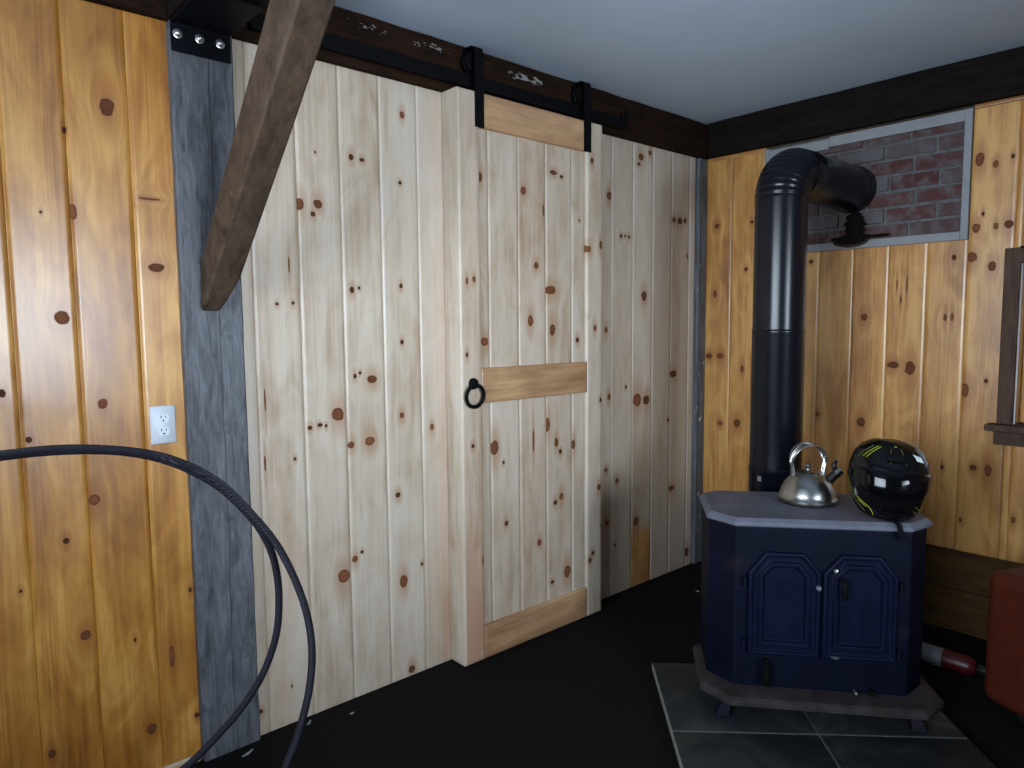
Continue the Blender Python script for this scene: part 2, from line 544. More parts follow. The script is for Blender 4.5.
# ------------------------------------------------------------------ knotty pine boards
rng = np.random.RandomState(7)
KL=[(-2.939,1.989,0.023,0.03),(-3.037,1.691,0.012,0.027),(-3.078,1.403,0.021,0.022),(-3.111,1.684,0.005,0.005),(-2.831,1.549,0.028,0.015),(-3.046,1.908,0.007,0.011),(-3.028,0.887,0.017,0.02),(-2.992,1.159,0.015,0.017),(-3.172,1.077,0.009,0.011),(-3.102,0.784,0.009,0.011),(-3.069,0.502,0.015,0.017),(-2.912,0.158,0.017,0.019),(-3.168,0.189,0.011,0.015),(-3.223,1.205,0.01,0.014),(-2.845,0.366,0.009,0.044),(-2.781,0.151,0.009,0.01),(-3.213,0.67,0.005,0.006),(-2.84,1.747,0.033,0.004),(-2.783,0.559,0.006,0.009),(-2.944,0.449,0.005,0.006)]
KW=[(-1.966,2.145,0.013,0.015),(-2.181,1.962,0.012,0.013),(-2.138,1.958,0.012,0.008),(-2.38,1.78,0.021,0.023),(-2.312,1.787,0.019,0.018),(-2.331,1.752,0.011,0.01),(-2.316,1.959,0.005,0.005),(-1.981,1.898,0.009,0.008),(-2.469,1.447,0.008,0.007),(-2.413,1.451,0.007,0.007),(-2.192,1.5,0.012,0.014),(-2.163,1.507,0.008,0.007),(-1.987,1.519,0.009,0.011),(-1.988,1.31,0.009,0.011),(-2.12,1.178,0.025,0.018),(-2.169,1.203,0.008,0.007),(-2.189,1.193,0.008,0.011),(-2.423,1.577,0.004,0.033),(-2.261,1.062,0.028,0.028),(-2.331,1.03,0.012,0.008),(-2.368,1.024,0.011,0.009),(-2.308,1.025,0.008,0.008),(-2.135,0.951,0.025,0.02),(-2.213,0.946,0.016,0.015),(-2.426,0.924,0.007,0.007),(-1.995,1.034,0.013,0.015),(-1.858,0.974,0.012,0.016),(-2.021,0.73,0.014,0.012),(-2.256,0.472,0.028,0.028),(-2.21,0.524,0.014,0.015),(-2.181,0.544,0.008,0.007),(-2.003,0.388,0.021,0.029),(-1.918,0.436,0.008,0.008),(-1.975,0.025,0.019,0.02),(-2.466,0.133,0.004,0.007),(-2.522,1.133,0.004,0.049),(-2.53,0.921,0.004,0.03),(-2.581,0.084,0.014,0.009),(-0.803,1.98,0.022,0.024),(-0.561,2.198,0.024,0.02),(-0.488,2.228,0.016,0.015),(-0.576,2.161,0.016,0.009),(-0.713,1.798,0.012,0.01),(-0.682,1.8,0.009,0.007),(-0.651,1.797,0.011,0.01),(-0.529,1.509,0.025,0.03),(-0.225,1.913,0.027,0.021),(-0.179,1.917,0.018,0.016),(-0.279,1.913,0.018,0.016),(-0.148,1.732,0.019,0.013),(-0.822,1.34,0.014,0.017),(-0.273,1.096,0.037,0.022),(-0.58,0.979,0.041,0.039),(-0.506,0.973,0.034,0.031),(-0.799,1.011,0.015,0.02),(-0.669,1.052,0.01,0.01),(-0.82,0.65,0.015,0.012),(-0.736,0.582,0.016,0.016),(-0.28,0.471,0.033,0.017),(-0.582,0.346,0.025,0.026),(-0.811,0.381,0.015,0.015),(-0.749,0.255,0.008,0.01),(-0.131,0.079,0.029,0.029),(-0.313,0.849,0.013,0.011)]
KD=[(-1.671,1.947,0.018,0.023),(-1.438,1.92,0.018,0.02),(-1.264,2.016,0.025,0.011),(-1.215,2.005,0.012,0.008),(-1.324,1.851,0.006,0.029),(-1.367,1.62,0.018,0.017),(-1.284,1.517,0.039,0.021),(-1.403,1.385,0.018,0.029),(-1.273,1.346,0.021,0.03),(-1.655,1.304,0.023,0.02),(-1.717,1.549,0.01,0.015),(-1.752,1.541,0.008,0.016),(-1.115,1.299,0.013,0.013),(-1.102,1.829,0.007,0.006),(-1.609,0.872,0.027,0.035),(-1.306,0.935,0.02,0.037),(-1.251,0.849,0.014,0.024),(-1.226,0.806,0.013,0.014),(-1.142,0.827,0.014,0.028),(-1.39,0.875,0.007,0.061),(-1.548,0.544,0.012,0.013),(-1.22,0.602,0.016,0.019),(-1.258,0.581,0.014,0.013),(-1.358,0.421,0.015,0.017),(-1.182,0.248,0.026,0.033),(-1.685,0.422,0.011,0.016),(-1.279,0.222,0.013,0.01),(-1.062,1.705,0.023,0.018),(-1.036,2.094,0.013,0.016),(-0.975,1.728,0.013,0.022),(-1.015,1.352,0.014,0.019),(-0.972,1.018,0.014,0.012),(-0.985,0.609,0.014,0.019),(-0.963,0.423,0.01,0.01),(-1.027,0.301,0.014,0.012),(-1.047,0.272,0.014,0.016),(-1.733,0.895,0.01,0.01),(-1.757,1.256,0.008,0.012),(-1.561,0.803,0.008,0.008)]
KB=[(-1.319,2.038,0.019,0.032),(-1.376,2.008,0.013,0.018),(-1.434,2.03,0.008,0.012),(-1.316,1.757,0.018,0.025),(-1.339,1.812,0.007,0.011),(-1.432,1.761,0.02,0.02),(-1.387,1.757,0.011,0.016),(-1.306,1.637,0.022,0.027),(-1.38,1.595,0.018,0.024),(-0.083,1.896,0.019,0.016),(-0.077,1.527,0.016,0.025),(-0.045,1.184,0.023,0.017),(-0.115,1.186,0.025,0.019),(-0.25,1.12,0.012,0.024),(-0.262,1.652,0.012,0.013),(-0.876,1.391,0.018,0.021),(-1.011,1.171,0.03,0.019),(-1.083,1.16,0.025,0.041),(-1.057,1.532,0.004,0.045),(-1.015,1.534,0.004,0.027),(-1.034,1.466,0.005,0.023),(-1.215,1.387,0.008,0.021),(-1.242,1.387,0.008,0.022),(-1.379,1.118,0.009,0.013),(-1.303,1.075,0.019,0.034),(-1.239,1.642,0.011,0.014),(-0.614,1.665,0.013,0.01),(-0.292,1.895,0.011,0.011),(-0.878,0.894,0.023,0.028),(-0.226,0.824,0.024,0.027),(-0.122,0.813,0.019,0.016),(-1.402,0.742,0.016,0.029),(-1.347,0.743,0.017,0.015),(-1.229,0.73,0.008,0.012),(-0.666,0.913,0.015,0.015),(-1.499,0.547,0.01,0.017),(-1.06,0.644,0.008,0.009),(-1.308,0.508,0.007,0.009)]



def random_knots(s0, s1, z0, z1, n, seed):
    r = np.random.RandomState(seed)
    return [(r.uniform(s0, s1), r.uniform(z0, z1), r.uniform(.006, .02), r.uniform(.008, .024)) for _ in range(n)]


def planks(name, mapf, items, knots, parent=None, flip=False, origin=(0, 0, 0), cell=0.011, **kw):
    """boards as ONE mesh: front sheet with eased edges, sides, plus the attributes the pine material reads.
    item: s0, s1, z0, z1, d (front), th, v (grain upright), tone, stain, red, b (edge easing), eb (ease ends)"""
    V, F, KV, GV, TN, ST, RD = [], [], [], [], [], [], []
    base = 0
    K = np.array(knots) * np.array([1, 1, .84, .84]) if len(knots) else np.zeros((0, 4))
    for it in items:
        s0, s1, z0, z1 = it['s0'], it['s1'], it['z0'], it['z1']
        d, th, b = it.get('d', 0.0), it.get('th', 0.018), it.get('b', 0.0034)
        up, eb = it.get('v', True), it.get('eb', False)
        ns = max(2, int((s1 - s0) / cell))
        nz = max(2, int((z1 - z0) / cell))
        S = np.concatenate([[s0], np.linspace(s0 + b, s1 - b, ns), [s1]])
        Z = np.concatenate([[z0], np.linspace(z0 + b, z1 - b, nz), [z1]])
        ns, nz = len(S), len(Z)
        ss, zz = np.meshgrid(S, Z)
        dd = np.full_like(ss, d)
        if up or eb:
            dd[:, 0] -= b
            dd[:, -1] -= b
        if (not up) or eb:
            dd[0, :] -= b
            dd[-1, :] -= b
        sv, zv, dv = ss.ravel(), zz.ravel(), dd.ravel()
        idx = np.arange(ns * nz).reshape(nz, ns)
        fr = np.stack([idx[:-1, :-1], idx[:-1, 1:], idx[1:, 1:], idx[1:, :-1]], -1).reshape(-1, 4)
        loop = np.concatenate([idx[0, :-1], idx[:-1, -1], idx[-1, :0:-1], idx[:0:-1, 0]])
        nb = len(loop)
        back = np.arange(nb) + ns * nz
        side = np.stack([np.roll(loop, -1), loop, back, np.roll(back, -1)], -1)
        sA = np.concatenate([sv, sv[loop]])
        zA = np.concatenate([zv, zv[loop]])
        dA = np.concatenate([dv, np.full(nb, d - th)])
        faces = np.concatenate([fr, side])
        # grain coordinates, bent round the knots
        mine = K[(K[:, 0] > s0 - .004) & (K[:, 0] < s1 + .004) & (K[:, 1] > z0 - .02) & (K[:, 1] < z1 + .02)] if len(K) else K
        ac, al = (sA.copy(), zA.copy()) if up else (zA.copy(), sA.copy())
        acw = ac + (d - dA) * 0.9
        for k in mine:
            ka, kl, ra, rl = (k[0], k[1], k[2], k[3]) if up else (k[1], k[0], k[3], k[2])
            q = np.exp(-((al - kl) / (3.2 * max(rl, .008))) ** 2 - ((ac - ka) / (2.6 * max(ra, .008))) ** 2)
            acw -= (ac - ka) * q * 0.75
        sd = it.get('seed', rng.uniform(0, 60))
        g = np.stack([acw + sd, al + sd * 1.7, np.zeros_like(al)], -1)
        fc = faces.ravel()
        cs, cz = sA[faces].mean(1), zA[faces].mean(1)
        kvc = np.full((len(faces), 4, 3), 9.0)
        if len(mine):
            q = np.sqrt(((cs[:, None] - mine[None, :, 0]) / mine[None, :, 2]) ** 2 + ((cz[:, None] - mine[None, :, 1]) / mine[None, :, 3]) ** 2)
            j = q.argmin(1)
            ok = q.min(1) < 7
            kk = mine[j]
            kvc[:, :, 0] = (sA[faces] - kk[:, None, 0]) / kk[:, None, 2]
            kvc[:, :, 1] = (zA[faces] - kk[:, None, 1]) / kk[:, None, 3]
            kvc[:, :, 2] = np.where(np.maximum(kk[:, 2], kk[:, 3]) < .012, 0.9, 0.15 + 0.5 * ((kk[:, 0] * 917) % 1))[:, None]
            kvc[~ok] = 9.0
            kvc[~ok, :, 2] = 0
        if flip:
            faces = faces[:, ::-1]
            kvc = kvc[:, ::-1]
        V.append(np.array([mapf(a, c, e) for a, c, e in zip(sA, dA, zA)]) - np.array(origin))
        F.append(faces + base)
        base += len(sA)
        KV.append(kvc.reshape(-1, 3))
        GV.append(g)
        ev = lambda x: np.array([x(a, e) for a, e in zip(sA, zA)]) if callable(x) else np.full(len(sA), float(x))
        TN.append(ev(it.get('tone', rng.uniform(-.13, .13))))
        ST.append(ev(it.get('stain', 0)))
        RD.append(ev(it.get('red', 0)))
    V, F = np.concatenate(V), np.concatenate(F)
    me = bpy.data.meshes.new(name)
    me.vertices.add(len(V))
    me.vertices.foreach_set('co', V.astype(np.float32).ravel())
    me.loops.add(len(F) * 4)
    me.loops.foreach_set('vertex_index', F.astype(np.int32).ravel())
    me.polygons.add(len(F))
    me.polygons.foreach_set('loop_start', np.arange(0, len(F) * 4, 4, dtype=np.int32))
    me.update(calc_edges=True)
    a = me.attributes.new('knot', 'FLOAT_VECTOR', 'CORNER')
    a.data.foreach_set('vector', np.concatenate(KV).astype(np.float32).ravel())
    a = me.attributes.new('grain', 'FLOAT_VECTOR', 'POINT')
    a.data.foreach_set('vector', np.concatenate(GV).astype(np.float32).ravel())
    for nm, arr in (('tone', TN), ('stain', ST), ('red', RD)):
        a = me.attributes.new(nm, 'FLOAT', 'POINT')
        a.data.foreach_set('value', np.concatenate(arr).astype(np.float32))
    me.materials.append(M['pine'])
    me.update()
    me.validate()
    return put(bpy.data.objects.new(name, me), parent, **kw)


mapA = lambda s, d, z: (s, -d, z)
mapB = lambda s, d, z: (-d, s, z)
HB = 2.262   # underside of the beams
HC = 2.45    # ceiling


def board_run(edges, z0, z1, **kw):
    out = []
    for a, b in zip(edges[:-1], edges[1:]):
        it = dict(s0=min(a, b), s1=max(a, b), z0=z0, z1=z1)
        it.update({k: (v() if k in ('tonef',) else v) for k, v in kw.items()})
        out.append(it)
    return out


# ------------------------------------------------------------------ room shell
b = MB().box((-5.05, -4.7, -0.12), (0.15, 0.15, 0.0))
b.build('floor', M['floor'], kind='structure', sharp=None)
b = MB().box((-5.05, -4.7, HC), (0.15, 0.15, HC + 0.1))
b.build('ceiling', M['ceiling'], kind='structure', sharp=None)

# back wall, raw boards to the right of the post
wa_edges = [-2.63, -2.548, -2.387, -2.227, -2.066, -1.905, -1.745, -1.585, -1.425, -1.265, -1.105, -0.943, -0.7815, -0.620, -0.460, -0.300, -0.140, -0.080]
wa = board_run(wa_edges, 0.0, HB)
tones = [0.0, 0.05, 0.10, 0.0, -0.02, -0.03, 0.12, 0, 0, 0, 0.0, -0.04, -0.04, -0.08, -0.12, -0.04, -0.08]
for it, tn in zip(wa, tones):
    it['tone'] = tn
sm = lambda x, a, b_: (lambda t: t * t * (3 - 2 * t))(min(1, max(0, (x - a) / (b_ - a))))
wa[1]['red'] = lambda s, z: 0.22 * sm(z, 1.0, 0.75) * max(0.0, 1 - abs(s + 2.475 + 0.03 * math.sin(z * 9)) / 0.045) ** .6
wa[5]['red'] = lambda s, z: 0.08 + 0.26 * sm(s, -1.85, -1.80) * (0.45 + 0.55 * sm(z, 1.6, 0.6))
wa[6]['red'] = lambda s, z: 0.16 * sm(z, 1.9, 0.2)
wa[13]['stain'] = lambda s, z: 0.85 * sm(z + 0.012 * math.sin(s * 90), 0.36, 0.25)
wall_back = planks('wall_back', mapA, wa, KW, kind='structure')
# back wall, stained boards to the left of the post
wl_edges = [-2.755, -2.886, -3.043, -3.19, -3.35, -3.51, -3.67, -3.83, -3.99, -4.15, -4.31, -4.47, -4.63, -4.79, -4.955]
wl = board_run(wl_edges, 0.0, HB + 0.0)
for it, tn in zip(wl, [-0.02, 0.03, 0.0, -0.03] + [0.0] * 10):
    it['tone'] = tn
    it['stain'] = 1.0
    it['b'] = 0.0018
wall_left = planks('wall_left', mapA, wl, KL + random_knots(-4.9, -3.3, .1, 2.2, 26, 3), kind='structure')
planks('baseboard_left', mapA, [dict(s0=-4.955, s1=-2.778, z0=0.0, z1=0.026, d=0.007, th=0.006, v=False, stain=0.35, tone=0.0, b=0.002)], [], kind='structure')
b = MB().box((-5.05, 0.018, 0), (0.15, 0.15, HC))
b.build('wall_back_core', M['slab'], kind='structure', sharp=None)

# right wall: stained boards round the brick panel and the window
P0 = 0.372     # lower edge of the upright boards
BZ = 1.712     # lower edge of the brick opening
g = [-0.012, -0.172, -0.334, -0.496, -0.657, -0.819, -0.978, -1.137, -1.291, -1.455, -1.617, -1.78, -1.94, -2.10, -2.262, -2.42]
wb = board_run(g[0:3], P0, HB) + [dict(s0=-0.358, s1=-0.334, z0=BZ, z1=HB)]
wb += board_run(g[2:9], P0, BZ)
wb += board_run(g[8:10], P0, HB)
wb += [dict(s0=-1.482, s1=-1.455, z0=P0, z1=HB), dict(s0=-1.617, s1=-1.482, z0=P0, z1=0.9), dict(s0=-1.617, s1=-1.482, z0=1.62, z1=HB)]
wb += board_run(g[10:14], P0, 0.9) + board_run(g[10:14], 1.62, HB)
wb += [dict(s0=-2.262, s1=-2.19, z0=P0, z1=HB), dict(s0=-2.19, s1=-2.10, z0=P0, z1=0.9), dict(s0=-2.19, s1=-2.10, z0=1.62, z1=HB)]
wb += board_run(g[14:], P0, HB)
ee = [g[-1]]
while ee[-1] > -4.55:
    ee.append(ee[-1] - 0.1605)
ee[-1] = -4.6
wb += board_run(ee, P0, HB)
for it in wb:
    it['stain'] = 0.92
    it['b'] = 0.0028
    it['th'] = 0.022
    it['tone'] = -0.13 + ((it['s0'] * 531.7) % 1) * 0.12
wall_right = planks('wall_right', mapB, wb, KB + random_knots(-4.5, -1.55, .4, 2.2, 40, 5), flip=True, kind='structure')
b = MB()
for y0, y1, z0, z1 in ((-1.482, 0.15, 0, HC), (-4.7, -2.19, 0, HC), (-2.19, -1.482, 0, 0.9), (-2.19, -1.482, 1.62, HC)):
    b.box((0.034, y0, z0), (0.15, y1, z1))
b.build('wall_right_core', M['slab'], kind='structure', sharp=None, fix=False)
# lower horizontal boards, set back under the upright ones
b = MB()
for z0, z1 in ((0.0, 0.012), (0.014, 0.188), (0.196, 0.385)):
    b.box((0.018, -4.6, z0), (0.034, -0.0, z1))
b.build('baseboard_right', M['old'], kind='structure', sharp=None, bevel=0.003)

# walls behind the camera, each with a daylight window
def holed(name, a0, a1, h0, h1, z0, z1, axis, lo, hi):
    m = MB()
    for u0, u1, w0, w1 in ((a0, h0, 0, HC), (h1, a1, 0, HC), (h0, h1, 0, z0), (h0, h1, z1, HC)):
        m.box((lo, u0, w0) if axis == 'x' else (u0, lo, w0), (hi, u1, w1) if axis == 'x' else (u1, hi, w1))
    return m.build(name, M['plaster'], kind='structure', sharp=None, fix=False)


holed('wall_side', -4.6, 0.018, -2.9, -0.6, 0.9, 2.1, 'x', -5.05, -4.95)
holed('wall_front', -5.05, 0.15, -3.4, -2.0, 0.85, 2.0, 'y', -4.7, -4.6)


def back_window(name, axis, u0, u1, z0, z1, p):
    m = MB()
    bx = lambda a, b_, c, d_, q0, q1: m.box((q0, a, c) if axis == 'x' else (a, q0, c), (q1, b_, d_) if axis == 'x' else (b_, q1, d_))
    w = 0.045
    for a in ((u0, u0 + w, z0, z1), (u1 - w, u1, z0, z1), (u0 + w, u1 - w, z0, z0 + w), (u0 + w, u1 - w, z1 - w, z1), (u0 + w, u1 - w, (z0 + z1) / 2 - .02, (z0 + z1) / 2 + .02)):
        bx(*a, p - .03, p + .03)
    o = m.build(name, M['white'], kind='structure', sharp=None, fix=False)
    m = MB()
    bx(u0 + w, u1 - w, z0 + w, z1 - w, p - .003, p + .003)
    m.build('pane', M['glass'], o, sharp=None)


back_window('window_2', 'x', -2.9, -0.6, 0.9, 2.1, -5.0)
back_window('window_3', 'y', -3.4, -2.0, 0.85, 2.0, -4.65)

# ------------------------------------------------------------------ window in the right wall (its edge shows beside the boards)
win = empty('window_1', (0, -1.8475, 0.9), kind='structure', label='dark-cased window over the leather chair at the edge of the right wall', cat='window')
wy = lambda y: y + 1.8475
b = MB()
zc = -0.9
for y0, y1, z0, z1 in ((-1.482, -1.428, 0.945, 1.662), (-2.267, -2.19, 0.945, 1.662), (-2.19, -1.482, 1.60, 1.662)):
    b.box((-0.026, wy(y0), z0 + zc), (0.0, wy(y1), z1 + zc))
b.build('casing', M['case'], win, sharp=None, bevel=0.004)
b = MB().box((-0.075, wy(-2.30), 0.918 + zc), (0.09, wy(-1.397), 0.945 + zc))
b.build('sill', M['case'], win, sharp=None, bevel=0.005)
b = MB().box((-0.024, wy(-2.267), 0.858 + zc), (0.0, wy(-1.420), 0.918 + zc))
b.build('apron', M['case'], win, sharp=None, bevel=0.004)
jb = [dict(s0=0.02, s1=0.11, z0=0.945, z1=1.60, stain=0.9, tone=0.0, b=0.001)]
planks('jamb', lambda s, d, z: (s - 0.02, -1.4835 - d, z), jb, [], win, origin=(0, -1.8475, 0.9))
planks('jamb', lambda s, d, z: (s - 0.02, -2.19 + d, z), jb, [], win, origin=(0, -1.8475, 0.9), flip=True)
b = MB()
for y0, y1, z0, z1 in ((-1.522, -1.484, 0.947, 1.598), (-2.188, -2.15, 0.947, 1.598), (-2.15, -1.522, 0.947, 0.99), (-2.15, -1.522, 1.555, 1.598)):
    b.box((0.082, wy(y0), z0 + zc), (0.108, wy(y1), z1 + zc))
b.build('sash', M['honey'], win, sharp=None, bevel=0.003)
b = MB().box((0.0, wy(-1.4862), 0.946 + zc), (0.010, wy(-1.4825), 1.599 + zc))
b.build('bead', M['outlet'], win, sharp=None, label='pale bead along the casing')
b = MB().box((0.094, wy(-2.15), 0.99 + zc), (0.098, wy(-1.522), 1.555 + zc))
b.build('pane', M['glass'], win, sharp=None)


# ------------------------------------------------------------------ timbers
def timber(name, a, b_, mat, jitter=0.003, seed=1, n=24, origin=(0, 0, 0), parent=None, bev=0.006, **kw):
    """axis-aligned rough-sawn timber, slightly uneven along its length"""
    a, b_ = Vector(a), Vector(b_)
    ax = max(range(3), key=lambda i: b_[i] - a[i])
    o1, o2 = [i for i in range(3) if i != ax]
    r = random.Random(seed)
    rings = []
    for k in range(n + 1):
        t = a[ax] + (b_[ax] - a[ax]) * k / n
        ring = []
        for u, v in ((0, 0), (1, 0), (1, 1), (0, 1)):
            p = [0, 0, 0]
            p[ax] = t
            p[o1] = (b_ if u else a)[o1] - (1 if u else -1) * r.uniform(0, jitter)
            p[o2] = (b_ if v else a)[o2] - (1 if v else -1) * r.uniform(0, jitter)
            ring.append(tuple(Vector(p) - Vector(origin)))
        rings.append(ring)
    return MB().loft(rings).build(name, mat, parent, sharp=30, bevel=bev, **kw)


bm_a = timber('ceiling_beam', (-4.95, -0.028, HB), (-0.0, 0.012, HC), M['beam'], 0.004, 2, 40, kind='thing',
              label='dark brown beam above the raw pine wall and sliding door, black rail along it', cat='beam', group='dark ceiling beams')
bm_b = timber('ceiling_beam', (-0.028, -4.6, HB), (0.012, -0.03, HC), M['beam_y'], 0.004, 5, 40, kind='thing',
              label='dark brown beam above the stained boards and brick panel, over the stovepipe', cat='beam', group='dark ceiling beams')
timber('timber_post', (-2.775, -0.030, 0.0), (-2.590, 0.014, HB), M['post'], 0.003, 9, 26, kind='thing',
       label='weathered grey timber post between the stained boards and raw pine boards', cat='post')
timber('corner_post', (-0.080, -0.022, 0.0), (-0.002, 0.014, HB), M['corner'], 0.002, 4, 26, kind='thing',
       label='narrow weathered grey post standing in the room corner behind the stove', cat='post')
timber('tie_beam', (-2.782, -4.58, HB), (-2.585, -0.032, HC - 0.002), M['beam_y'], 0.004, 8, 40, kind='thing',
       label='brown cross beam under the ceiling, running out from the top of the grey post', cat='beam')
# diagonal brace between post and cross beam
bz = MB()
rings = []
for (yl, zl), (yu, zu), xl, xr in (((-.037, 1.420), (-.031, 1.432), -2.722, -2.668), ((-.070, 1.455), (-.031, 1.500), -2.720, -2.652),
                                   ((-.130, 1.515), (-.031, 1.572), -2.717, -2.635), ((-.48, 1.856), (-.345, 1.911), -2.712, -2.626),
                                   ((-.895, HB - .001), (-.68, HB - .001), -2.708, -2.620)):
    rings.append([(xl, yl, zl), (xr, yl, zl), (xr, yu, zu), (xl, yu, zu)])
bz.loft(rings)
br = bz.build('timber_brace', M['brace'], kind='thing', sharp=25, bevel=0.007,
              label='rough brown diagonal brace from the grey post up to the cross beam', cat='brace')

# steel bracket with three bolts at the head of the post
bk = empty('steel_bracket', (-2.685, -0.032, 2.262), kind='thing', label='black steel bracket plate with three bright bolts at the top of the grey post', cat='bracket')
b = MB().box((-0.087, -0.007, -0.090), (0.084, 0.0, -0.002))
b.build('plate', M['plate'], bk, sharp=None, bevel=0.003)
b = MB().box((-0.086, -0.26, -0.010), (0.086, -0.007, -0.002))
b.build('plate', M['plate'], bk, sharp=None, bevel=0.003)
for x in (-0.068, -0.007, 0.053):
    m = MB().lathe([(0.0, -0.018), (0.006, -0.0165), (0.010, -0.012), (0.0105, -0.008), (0.0135, -0.007)], 16, (x, 0, -0.040), 'y')
    m.build('bolt', M['bolt'], bk)

# thin pine cap strips under the beam on the right wall
planks('trim_1', mapB, [dict(s0=-0.352, s1=-0.03, z0=2.243, z1=HB, d=0.006, th=0.006, v=False, stain=0.9, tone=0.0, b=0.002),
                        dict(s0=-4.58, s1=-1.292, z0=2.243, z1=HB, d=0.006, th=0.006, v=False, stain=0.9, tone=0.0, b=0.002)], [], flip=True, kind='structure')

# ------------------------------------------------------------------ brick panel with its white frame
bp = empty('brick_panel', (0.0, -0.823, 1.712), kind='thing', label='whitewashed red brick panel in a white frame, behind the stovepipe elbow', cat='brick panel')
oy, oz = 0.823, -1.712
b = MB().box((0.010, -1.262 + oy, 1.746 + oz), (0.030, -0.388 + oy, 2.252 + oz))
b.build('mortar', M['mortar'], bp, sharp=None)
b = MB()
r = random.Random(3)
zz, row = 1.7475, 0
while zz < 2.24:
    h = 0.058
    y = -0.39 - (0.0 if row % 2 else 0.11) + 0.06
    while y > -1.262:
        L_ = r.uniform(0.188, 0.205)
        y0, y1 = max(y - L_, -1.26), min(y, -0.39)
        if y1 - y0 > 0.02:
            jx = r.uniform(-.002, .003)
            z1 = min(zz + h + r.uniform(-.002, .002), 2.25)
            q = r.uniform(-.002, .002)
            b.box((0.002 + jx, y0 + oy, zz + q + oz), (0.012, y1 + oy, z1 + oz))
        y -= L_ + 0.012
    zz += h + 0.013
    row += 1
b.build('bricks', M['brick'], bp, sharp=None, bevel=0.003, fix=False)
for y0, y1, z0, z1, x0 in ((-1.288, -1.260, 1.712, 2.250, -.010), (-0.388, -0.358, 1.712, 2.250, -.006), (-1.260, -0.690, 2.203, 2.250, -.008),
                           (-0.690, -0.388, 2.193, 2.240, -.012), (-1.260, -0.388, 1.712, 1.748, -.012)):
    b = MB().box((x0, y0 + oy, z0 + oz), (0.026, y1 + oy, z1 + oz))
    b.build('frame_board', M['white'], bp, sharp=None, bevel=0.002)

# ------------------------------------------------------------------ sliding barn door
dr = empty('door_1', (-1.3775, -0.06, 0.0), kind='structure', label='sliding pine plank door with black strap hangers and ring pull', cat='door')
OD = (-1.3775, -0.06, 0.0)
DF = 0.100
x0, xa, xb, x1 = -1.787, -1.684, -1.066, -0.966
kst = [k for k in KD if k[0] < -1.684]
kpn = [k for k in KD if -1.684 <= k[0] <= -1.066]
ksr = [k for k in KD if k[0] > -1.066]
planks('stile', mapA, [dict(s0=x0, s1=xa, z0=0.006, z1=2.2605, d=DF, th=0.098, eb=True, b=0.0025, tone=0.06,
                            red=lambda s, z: 0.6 * sm(z, 0.8, 0.1) * sm(s, -1.785, -1.77) + 0.10 * sm(s, -1.785, -1.77))], kst, dr, origin=OD)
planks('stile', mapA, [dict(s0=xb, s1=x1, z0=0.006, z1=2.2605, d=DF, th=0.098, eb=True, b=0.0025, tone=0.0)], ksr, dr, origin=OD)
for z0, z1, rd in ((2.130, 2.2605, 0.1), (1.060, 1.200, 0.0), (0.006, 0.144, 0.0)):
    planks('rail', mapA, [dict(s0=xa, s1=xb, z0=z0, z1=z1, d=DF - .0006, th=0.096, v=False, eb=True, b=0.0025, stain=0.62, tone=0.10, red=rd)],
           [], dr, origin=OD, label='tan cross rail')
pe = [xa, -1.628, -1.469, -1.311, -1.151, xb]
pts_ = []
for k, (a, c) in enumerate(zip(pe[:-1], pe[1:])):
    for z0, z1 in ((0.144, 1.060), (1.200, 2.130)):
        pts_.append(dict(s0=a, s1=c, z0=z0, z1=z1, d=DF - 0.016, th=0.03, tone=(0.08, 0.0, 0.10, 0.05, 0.0)[k], red=(0.03, 0.02, 0.10, 0.04, 0)[k], seed=k * 7.3))
planks('panel_boards', mapA, pts_, kpn, dr, origin=OD)
# hangers: strap on the door face, wheel on the rail behind the strap
for hx in (-1.682, -1.0685):
    cx = hx + 1.3775
    path = [(-DF + .06 - .0035, 2.128), (-DF + .06 - .0035, 2.404), (-DF + .06 + .004, 2.424), (-DF + .06 + .018, 2.430), (.024, 2.430), (.030, 2.424), (.032, 2.400), (.032, 2.352)]
    b = MB()
    rings = []
    for i, (y, z) in enumerate(path):
        p, q = path[max(i - 1, 0)], path[min(i + 1, len(path) - 1)]
        ty, tz = q[0] - p[0], q[1] - p[1]
        l_ = math.hypot(ty, tz)
        ny, nz_ = -tz / l_ * .003, ty / l_ * .003
        rings.append([(cx - .021, y + ny, z + nz_), (cx + .021, y + ny, z + nz_), (cx + .021, y - ny, z - nz_), (cx - .021, y - ny, z - nz_)])
    b.loft(rings)
    hg = b.build('hanger_strap', M['iron'], dr, sharp=30, label='black strap hanger')
    m = MB().lathe([(.010, -.012), (.034, -.012), (.040, -.010), (.034, -.004), (.034, .004), (.040, .010), (.034, .012), (.010, .012)], 28, (cx, -0.004, 2.378), 'y')
    m.lathe([(.008, -.043), (.008, .031)], 12, (cx, 0.0, 2.378), 'y')
    m.build('wheel', M['iron'], hg)
    for z in (2.155, 2.225):
        m = MB().lathe([(0, -.013), (.006, -.012), (.009, -.0065)], 12, (hx + 1.3775, -DF + .06, z), 'y')
        m.build('bolt', M['iron'], hg)
rp = MB()
rp.lathe([(0, -.020), (.010, -.019), (.018, -.014), (.022, -.006), (.023, 0.0)], 24, (-1.729 + 1.3775, -DF + .06, 1.142), 'y')
rpo = rp.build('ring_pull', M['iron'], dr, label='black iron ring pull')
ring = [(-1.731 + 1.3775 + .043 * math.sin(a), -DF + .06 - .016 - .004 * math.cos(a), 1.094 + .043 * math.cos(a)) for a in [2 * PI * k / 36 for k in range(36)]]
MB().tube(ring, .0075, 10, closed=True).build('ring', M['iron'], rpo)

